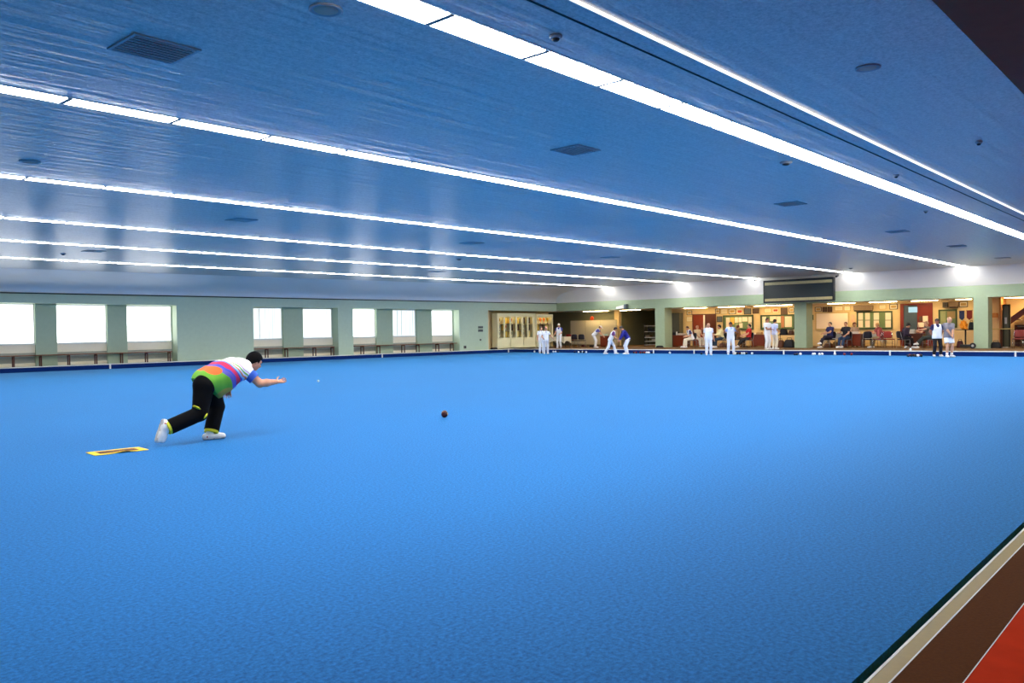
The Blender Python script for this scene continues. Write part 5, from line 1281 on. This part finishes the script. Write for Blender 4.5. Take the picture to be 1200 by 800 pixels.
bl = [(626.5, 39.2, WH, 'white bowl left of the first pair of white clad players'), (634.5, 38.2, BR, 'brown bowl between feet of the pair at the far left'),
      (648.5, 39.2, WH, 'white bowl, first in the line right of the far left pair'), (651, 39.3, WH, 'white bowl, second in the line right of the far left pair'), (654, 39.2, NV, 'navy bowl ending the line right of the far left pair'),
      (673.5, 39.2, NV, 'navy bowl at left end of the cluster under the black chairs'), (678, 39.0, WH, 'white bowl second in the cluster under the black chairs'), (680.8, 39.2, K, 'black bowl, lower left of the cluster under the black chairs'),
      (682.6, 39.42, WH, 'white bowl standing behind the black ones under the chairs'), (684, 39.0, K, 'black bowl, lower right of the cluster under the black chairs'), (687, 39.2, WH, 'white bowl at right end of the cluster under the black chairs'),
      (743, 39.2, BR, 'brown bowl at left end of row right of the navy jacket player'), (745.5, 39.2, RD, 'red bowl second in row right of the navy jacket player'),
      (750.5, 39.1, RD, 'red bowl third in row right of the navy jacket player'), (753, 39.2, BR, 'brown bowl fourth in row right of the navy jacket player'), (755.4, 39.2, RD, 'red bowl fifth in row right of the navy jacket player'),
      (758, 39.1, WH, 'white bowl left one of white pair below the first pillar'), (760.3, 39.2, WH, 'white bowl right one of white pair below the first pillar'), (764, 39.1, NV, 'navy bowl below left edge of the first pillar'),
      (785, 39.2, WH, 'white bowl alone right of the first pillar'), (822, 38.4, K, 'black bowl at feet of the player standing before double door'),
      (862, 39.2, WH, 'white bowl right at the foot of the dark capped player'), (864, 39.1, K, 'black bowl, left of two after the dark capped player'), (867, 39.1, BR, 'brown bowl right of dark capped player, before pale pair'),
      (869.5, 39.2, WH, 'white bowl left of the pale pair right of dark capped player'), (872, 39.2, WH, 'white bowl right of the pale pair right of dark capped player'), (874.8, 39.2, K, 'black bowl ending the row right of dark capped player'),
      (881.3, 39.2, WH, 'white bowl alone below the desk left of standing pair'), (931.5, 38.6, NV, 'navy bowl, left of the touching two below scoreboard pillar'), (934, 38.7, K, 'black bowl, right of the touching two below scoreboard pillar'),
      (938, 39.0, WH, 'white bowl under left half of scoreboard pillar'), (952.8, 39.0, WH, 'white bowl right of scoreboard pillar, first of four'), (954.6, 39.2, WH, 'white bowl right of scoreboard pillar, second of four'),
      (960.3, 39.0, WH, 'white bowl right of scoreboard pillar, third of four'), (963.5, 39.1, WH, 'white bowl right of scoreboard pillar, fourth of four'),
      (978.4, 39.2, WH, 'white bowl alone below the whiteboard'), (989.6, 39.2, RD, 'red bowl left one of two below the desk under the whiteboard'), (997.8, 39.2, RD, 'red bowl right one of two below the desk under the whiteboard'),
      (1064, 38.2, NV, 'navy bowl at left end of heap before the red door'), (1066, 38.5, RD, 'red bowl rear left in heap before the red door'), (1068.2, 38.2, K, 'black bowl front left in heap before the red door'),
      (1071, 38.4, BR, 'brown bowl in middle of heap before the red door'), (1073, 38.2, K, 'black bowl front middle in heap before the red door'), (1075.6, 38.2, WH, 'white bowl front right in heap before the red door'), (1077.6, 38.5, RD, 'red bowl rear right in heap before the red door'), (1079.6, 38.2, K, 'black bowl at right end of heap before the red door')]
for px, X, m, l in bl:
    q = onx(px, 415, X); bowl(X, q[1], m, l, rz=(px*1.7) % 3)
q = onx(1067, 408, 40.0); bowl(40.0, q[1], WH, 'white bowl resting on the pale kerb above the dark heap', ZF+.012)
# rink marker pegs on the ditch face
M_PEG = mat('white_peg', (232, 236, 232), .5)
for px, X, l in ((824-10.5, 39.87, 'white rink peg on the back ditch left of the player before the double door'), (918.5, 39.87, 'white rink peg on the back ditch left of scoreboard pillar'), (1043, 39.87, 'white rink peg on the back ditch left of the red door'),
              (1190, 39.87, 'white rink peg on the back ditch at right edge'), (722.5, 39.87, 'white rink peg on the back ditch between two leaning players'), (766, 39.87, 'white rink peg on the back ditch below the first pillar'), (978.4, 39.87, 'white rink peg on the back ditch below the whiteboard')):
    p = onx(px, 415, X); t = thing('rink_peg', l, 'peg', (X, p[1], 0), 0, 'rink pegs along the ditch')
    MB().box(-.02, 0, -.035, .035, -.03, ZF+.02).build('plate', M_PEG, t); MB().box(-.03, .03, -.04, .04, ZF+.013, ZF+.03).build('cap', M_PEG, t)
for px, l in ((129, 'white rink peg on the left ditch below the nearest windows'), (448, 'white rink peg on the left ditch below far three windows'), (596, 'white rink peg on the left ditch below trophy cabinet')):
    tt, z = lw(px, 425, -.5); t = thing('rink_peg', l, 'peg', lwp(tt, -.5, 0), WANG, 'rink pegs along the ditch')
    MB().box(-.035, .035, -.02, 0, -.03, ZF+.02).build('plate', M_PEG, t); MB().box(-.04, .04, -.03, .03, ZF+.013, ZF+.03).build('cap', M_PEG, t)

# ------------------------------------------------------------------ far players and spectators
WHITE = (238, 238, 240); CREAM = (236, 226, 204); NAVY = (30, 34, 78); BLACKC = (24, 22, 26)
HD_R, HD_L, HD_C = R(-48), R(132), R(-142)
M_VEST = mat('white_vest', (242, 242, 244), .8, noise=.04); M_CAPW = mat('white_cap', (240, 236, 224), .7); M_CAPD = mat('dark_cap', (40, 28, 26), .7); M_CAPP = mat('pink_cap', (222, 150, 130), .7); M_SOCK = mat('white_sock', (236, 234, 228), .8)
def at(px, X, z=0): p = onx(px, 400, X); return (X, float(p[1]), z)
def col(shirt, tr, shoes=(236, 234, 230), hair=(26, 20, 18), hn='dark', skin=(206, 152, 118), sn='a'): return dict(shirt=shirt, trousers=tr, shoes=shoes, hair=hair, hairname=hn, skin=skin, skinname=sn)
stand = lambda **k: joints(**k)
def sit(**k):
    d = dict(pz=.585, lean=4, px=-.06, ankL=(.38, .13, .09), ankR=(.42, -.12, .09), wrL=(.28, .16, .66), wrR=(.28, -.16, .66)); d.update(k); return joints(**d)
person('person in white with dark hair half hidden behind a white clad companion', stand(wrL=(.3, .15, 1.1), polL=(-.5, 1, -1)), at(634.3, 37.9), HD_C+.3, col(WHITE, WHITE), .93, vest=M_VEST)
person('person in white shirt and pinkish cap facing the hall at far left', stand(wrL=(.1, .42, 1.0), wrR=(.2, -.2, 1.0)), at(639.6, 37.3), HD_C+.2, col(WHITE, (214, 214, 220)), .93, hat=('cap', M_CAPP), g=1.1)
person('person in white cap and blue sleeved top standing by cream clothed table', stand(wrL=(.22, .14, 1.0), wrR=(.3, -.25, .95)), at(655.2, 42.2, ZF), HD_C-.3, col((70, 78, 168), WHITE), .93, vest=M_VEST, hat=('cap', M_CAPW))
person('person in white cap and purple blue top bending over the far left desk', stand(pz=.90, lean=42, hp=10, wrL=(.55, .15, .80), wrR=(.55, -.12, .82), px=-.08), at(697.5, 43.4, ZF), HD_R-.25, col((84, 78, 160), WHITE), .94, vest=M_VEST, hat=('cap', M_CAPW))
person('person in white with dark hair striding and leaning forward, facing the navy jacket', stand(pz=.87, lean=26, hp=14, ankL=(.28, .08, .09), ankR=(-.34, -.09, .10), wrL=(.46, .12, .88), wrR=(.46, -.14, .86), hy=0), at(715.3, 37.9), HD_R-.1, col((120, 70, 120), WHITE), .95, vest=M_VEST, hair='full')
person('person in navy jacket and white trousers leaning forward, facing left', stand(pz=.90, lean=30, hp=18, wrL=(.44, .13, .80), wrR=(.44, -.10, .78), px=-.06), at(734.5, 38.0), HD_L+.15, col((34, 36, 130), WHITE), .98, long_sleeve=True, hair='full')
person('person in white vest and cream trousers sitting forward by the first pillar', sit(lean=24, hp=4, wrL=(.36, .14, .70), wrR=(.34, -.14, .70), pz=.60), at(809.5, 44.6, ZF), HD_L+.2, col((70, 66, 110), CREAM, hair=(60, 36, 24), hn='brown'), .98, vest=M_VEST)
chairp(810, 44.7, HD_L+.2, 'black chair under the person in white vest by the first pillar', 'd')
person('person with pale hair and cream top sitting before the red brown double door', sit(lean=-4, wrL=(.3, .18, .7)), at(818.2, 46.2, ZF), HD_C+.4, col((226, 206, 170), CREAM, hair=(206, 170, 140), hn='pale'), .98)
chairp(818.2, 46.2, HD_C+.4, 'red chair under the pale haired person before the double door', 'r')
person('person in black jacket and cream trousers sitting behind the standing white vest player', sit(lean=6), at(828.4, 46.9, ZF), HD_C-.2, col(BLACKC, CREAM, hair=(150, 140, 130), hn='grey'), .98, long_sleeve=True)
chairp(828.4, 46.9, HD_C-.2, 'black chair under the black jacketed person by the double door', 'd')
person('person in white vest and trousers standing face on before the double door', stand(), at(830.3, 37.9), HD_C, col((226, 226, 234), WHITE, hair=(150, 110, 80), hn='lightbrown'), .955, vest=M_VEST, hair='bald', g=1.1)
person('person in cream shirt and dark jeans sitting, turned left to the table', sit(lean=14, wrL=(.42, .16, .78), wrR=(.42, -.12, .78)), at(845.0, 44.6, ZF), HD_L+.1, col((232, 218, 164), (34, 52, 70)), 1.0, long_sleeve=True, hair='full')
chairp(845.3, 44.6, HD_L+.1, 'black chair under the person in cream shirt', 'd')
person('person in white with dark brimmed cap standing with raised hands before the noticeboard', stand(ankL=(0, .15, .09), ankR=(.05, -.15, .09), wrL=(.12, .26, 1.34), wrR=(.06, -.33, 1.30), polL=(-.3, 1, -1), polR=(-.3, -1, -1)), at(856.3, 38.9), HD_C, col((176, 196, 236), WHITE, sn='b', skin=(170, 110, 84)), .97, vest=M_VEST, hat=('cap', M_CAPD))
person('person in brown top sitting at the long table behind the dark capped player', sit(lean=8), at(864.3, 45.9, ZF), HD_R+.3, col((150, 96, 54), (90, 60, 44), (60, 40, 30), (120, 70, 46), 'reddish'), .97, long_sleeve=True)
chairp(864, 45.9, HD_R+.3, 'black chair under the person in brown top', 'd')
person('person in red shirt and black trousers sitting with legs stretched left', sit(lean=-6, ankL=(.62, .10, .12), ankR=(.55, -.10, .09), wrL=(.3, .15, .72), wrR=(.3, -.15, .72)), at(876.0, 44.5, ZF), HD_L+.1, col((196, 34, 34), BLACKC), 1.0, hair='full')
chairp(876.3, 44.5, HD_L+.1, 'black chair under the person in red shirt', 'd')
person('tall person in white with long dark hair and crossed arms', stand(wrL=(.2, -.10, 1.13), wrR=(.22, .10, 1.10), polL=(-.2, 1, -.6), polR=(-.2, -1, -.6)), at(899.3, 41.4, ZF), HD_C+.5, col(WHITE, WHITE, sn='b', skin=(180, 124, 92)), .97, hair='long')
person('person in white and pale blue top standing turned away beside the crossed arm one', stand(hp=10, wrL=(.25, .12, 1.0), wrR=(.25, -.12, 1.0)), at(907.8, 41.9, ZF), HD_R+.5, col((206, 214, 246), CREAM), .93, hair='full')
person('person in navy shirt sitting with crossed legs in front of the whiteboard', sit(lean=-4, pz=.62, ankL=(.62, .02, .30), ankR=(.46, -.12, .09), kneeL=(1, .2, .9), wrL=(.34, .14, .80), wrR=(.30, -.18, .78)), at(971.5, 44.7, ZF), HD_L+.35, col((38, 42, 92), (34, 30, 44), hair=(60, 40, 30), hn='brown'), 1.0)
chairp(972, 44.7, HD_L+.35, 'black chair under the leg crossed person in navy', 'd')
person('person in dark top and blue jeans sitting at the desk below the whiteboard', sit(lean=2, ankL=(.5, .12, .09), wrR=(.3, -.25, .80)), at(991.0, 45.0, ZF), HD_L+.6, col((28, 28, 36), (38, 56, 84), hair=(110, 70, 50), hn='reddish2'), 1.02, hair='short')
chairp(991, 45.0, HD_L+.6, 'black chair under the person in jeans at the desk', 'd')
person('person in maroon and cream top sitting behind the desk below the whiteboard', sit(lean=10, wrL=(.4, .2, .8), wrR=(.4, -.2, .8)), at(1001.0, 46.9, ZF), HD_C, col((214, 180, 150), (60, 40, 40), hair=(110, 34, 30), hn='maroon'), 1.0, hair='full')
chairp(1001, 46.9, HD_C, 'red chair under the person behind the desk below the whiteboard', 'r')
person('person in dull red shirt sitting at the cloth table with back turned', sit(lean=10, hp=6, wrL=(.4, .18, .8), wrR=(.4, -.14, .8)), at(1030.0, 45.0, ZF), R(75), col((168, 78, 72), (150, 130, 90), hair=(200, 150, 90), hn='sandy'), .98)
chairp(1030, 45.0, R(75), 'chrome framed maroon chair under the person in dull red shirt', 'm')
person('person in dark clothes and dark cap sitting by the red door, leaning right', sit(lean=24, hp=12, ankL=(.2, .14, .09), wrL=(.36, .16, .62), wrR=(.3, -.16, .60)), at(1059.5, 44.5, ZF), HD_R+.1, col((40, 26, 44), BLACKC), .98, long_sleeve=True, hat=('cap', M_CAPD))
chairp(1059, 44.5, HD_R+.1, 'black chair under the person in dark clothes by the red door', 'd')
person('person in grey brown top sitting with reaching arm and crossed legs beside the red door', sit(lean=16, ankL=(.66, .05, .28), ankR=(.55, -.1, .1), wrL=(.62, .1, .92), wrR=(.5, -.14, .84)), at(1088.5, 44.4, ZF), HD_L+.1, col((96, 84, 72), (46, 52, 50), hair=(150, 110, 80), hn='lightbrown'), 1.0, hair='full')
chairp(1089, 44.4, HD_L+.1, 'black chair behind the visored person, under the reaching person', 'd')
person('person in white vest, dark trousers and visor standing with hands behind', stand(ankL=(0, .14, .09), ankR=(0, -.14, .09), wrL=(-.14, .12, .92), wrR=(-.14, -.12, .92), polL=(-.3, 1, 0), polR=(-.3, -1, 0)), at(1098.3, 38.8), HD_C-.1, col((44, 44, 90), BLACKC, sn='b', skin=(176, 112, 84)), .965, vest=M_VEST, hat=('visor', M_CAPD), g=1.08)
cg = col((128, 122, 128), (242, 242, 244), hair=(200, 150, 110), hn='thin'); cg['socks'] = M_SOCK
person('person in grey polo shirt and white shorts standing with clasped hands', stand(ankL=(0, .12, .09), ankR=(.08, -.13, .09), hp=14, hy=25, wrL=(.25, .02, .92), wrR=(.26, -.03, .90), polL=(-.4, 1, 0), polR=(-.4, -1, 0)), at(1111.8, 38.4), HD_C+.1, cg, 1.0, shorts=True, hair='bald', g=1.15, lg=1.08, sleeve=.8)

# ------------------------------------------------------------------ light and look
w = bpy.data.worlds.new('world'); bpy.context.scene.world = w; w.use_nodes = True
w.node_tree.nodes['Background'].inputs[0].default_value = (.8, .9, 1, 1); w.node_tree.nodes['Background'].inputs[1].default_value = .3
s = bpy.context.scene
s.view_settings.view_transform = 'Standard'; s.view_settings.look = 'None'; s.view_settings.gamma = 1; s.view_settings.exposure = 0; s.view_settings.use_curve_mapping = False
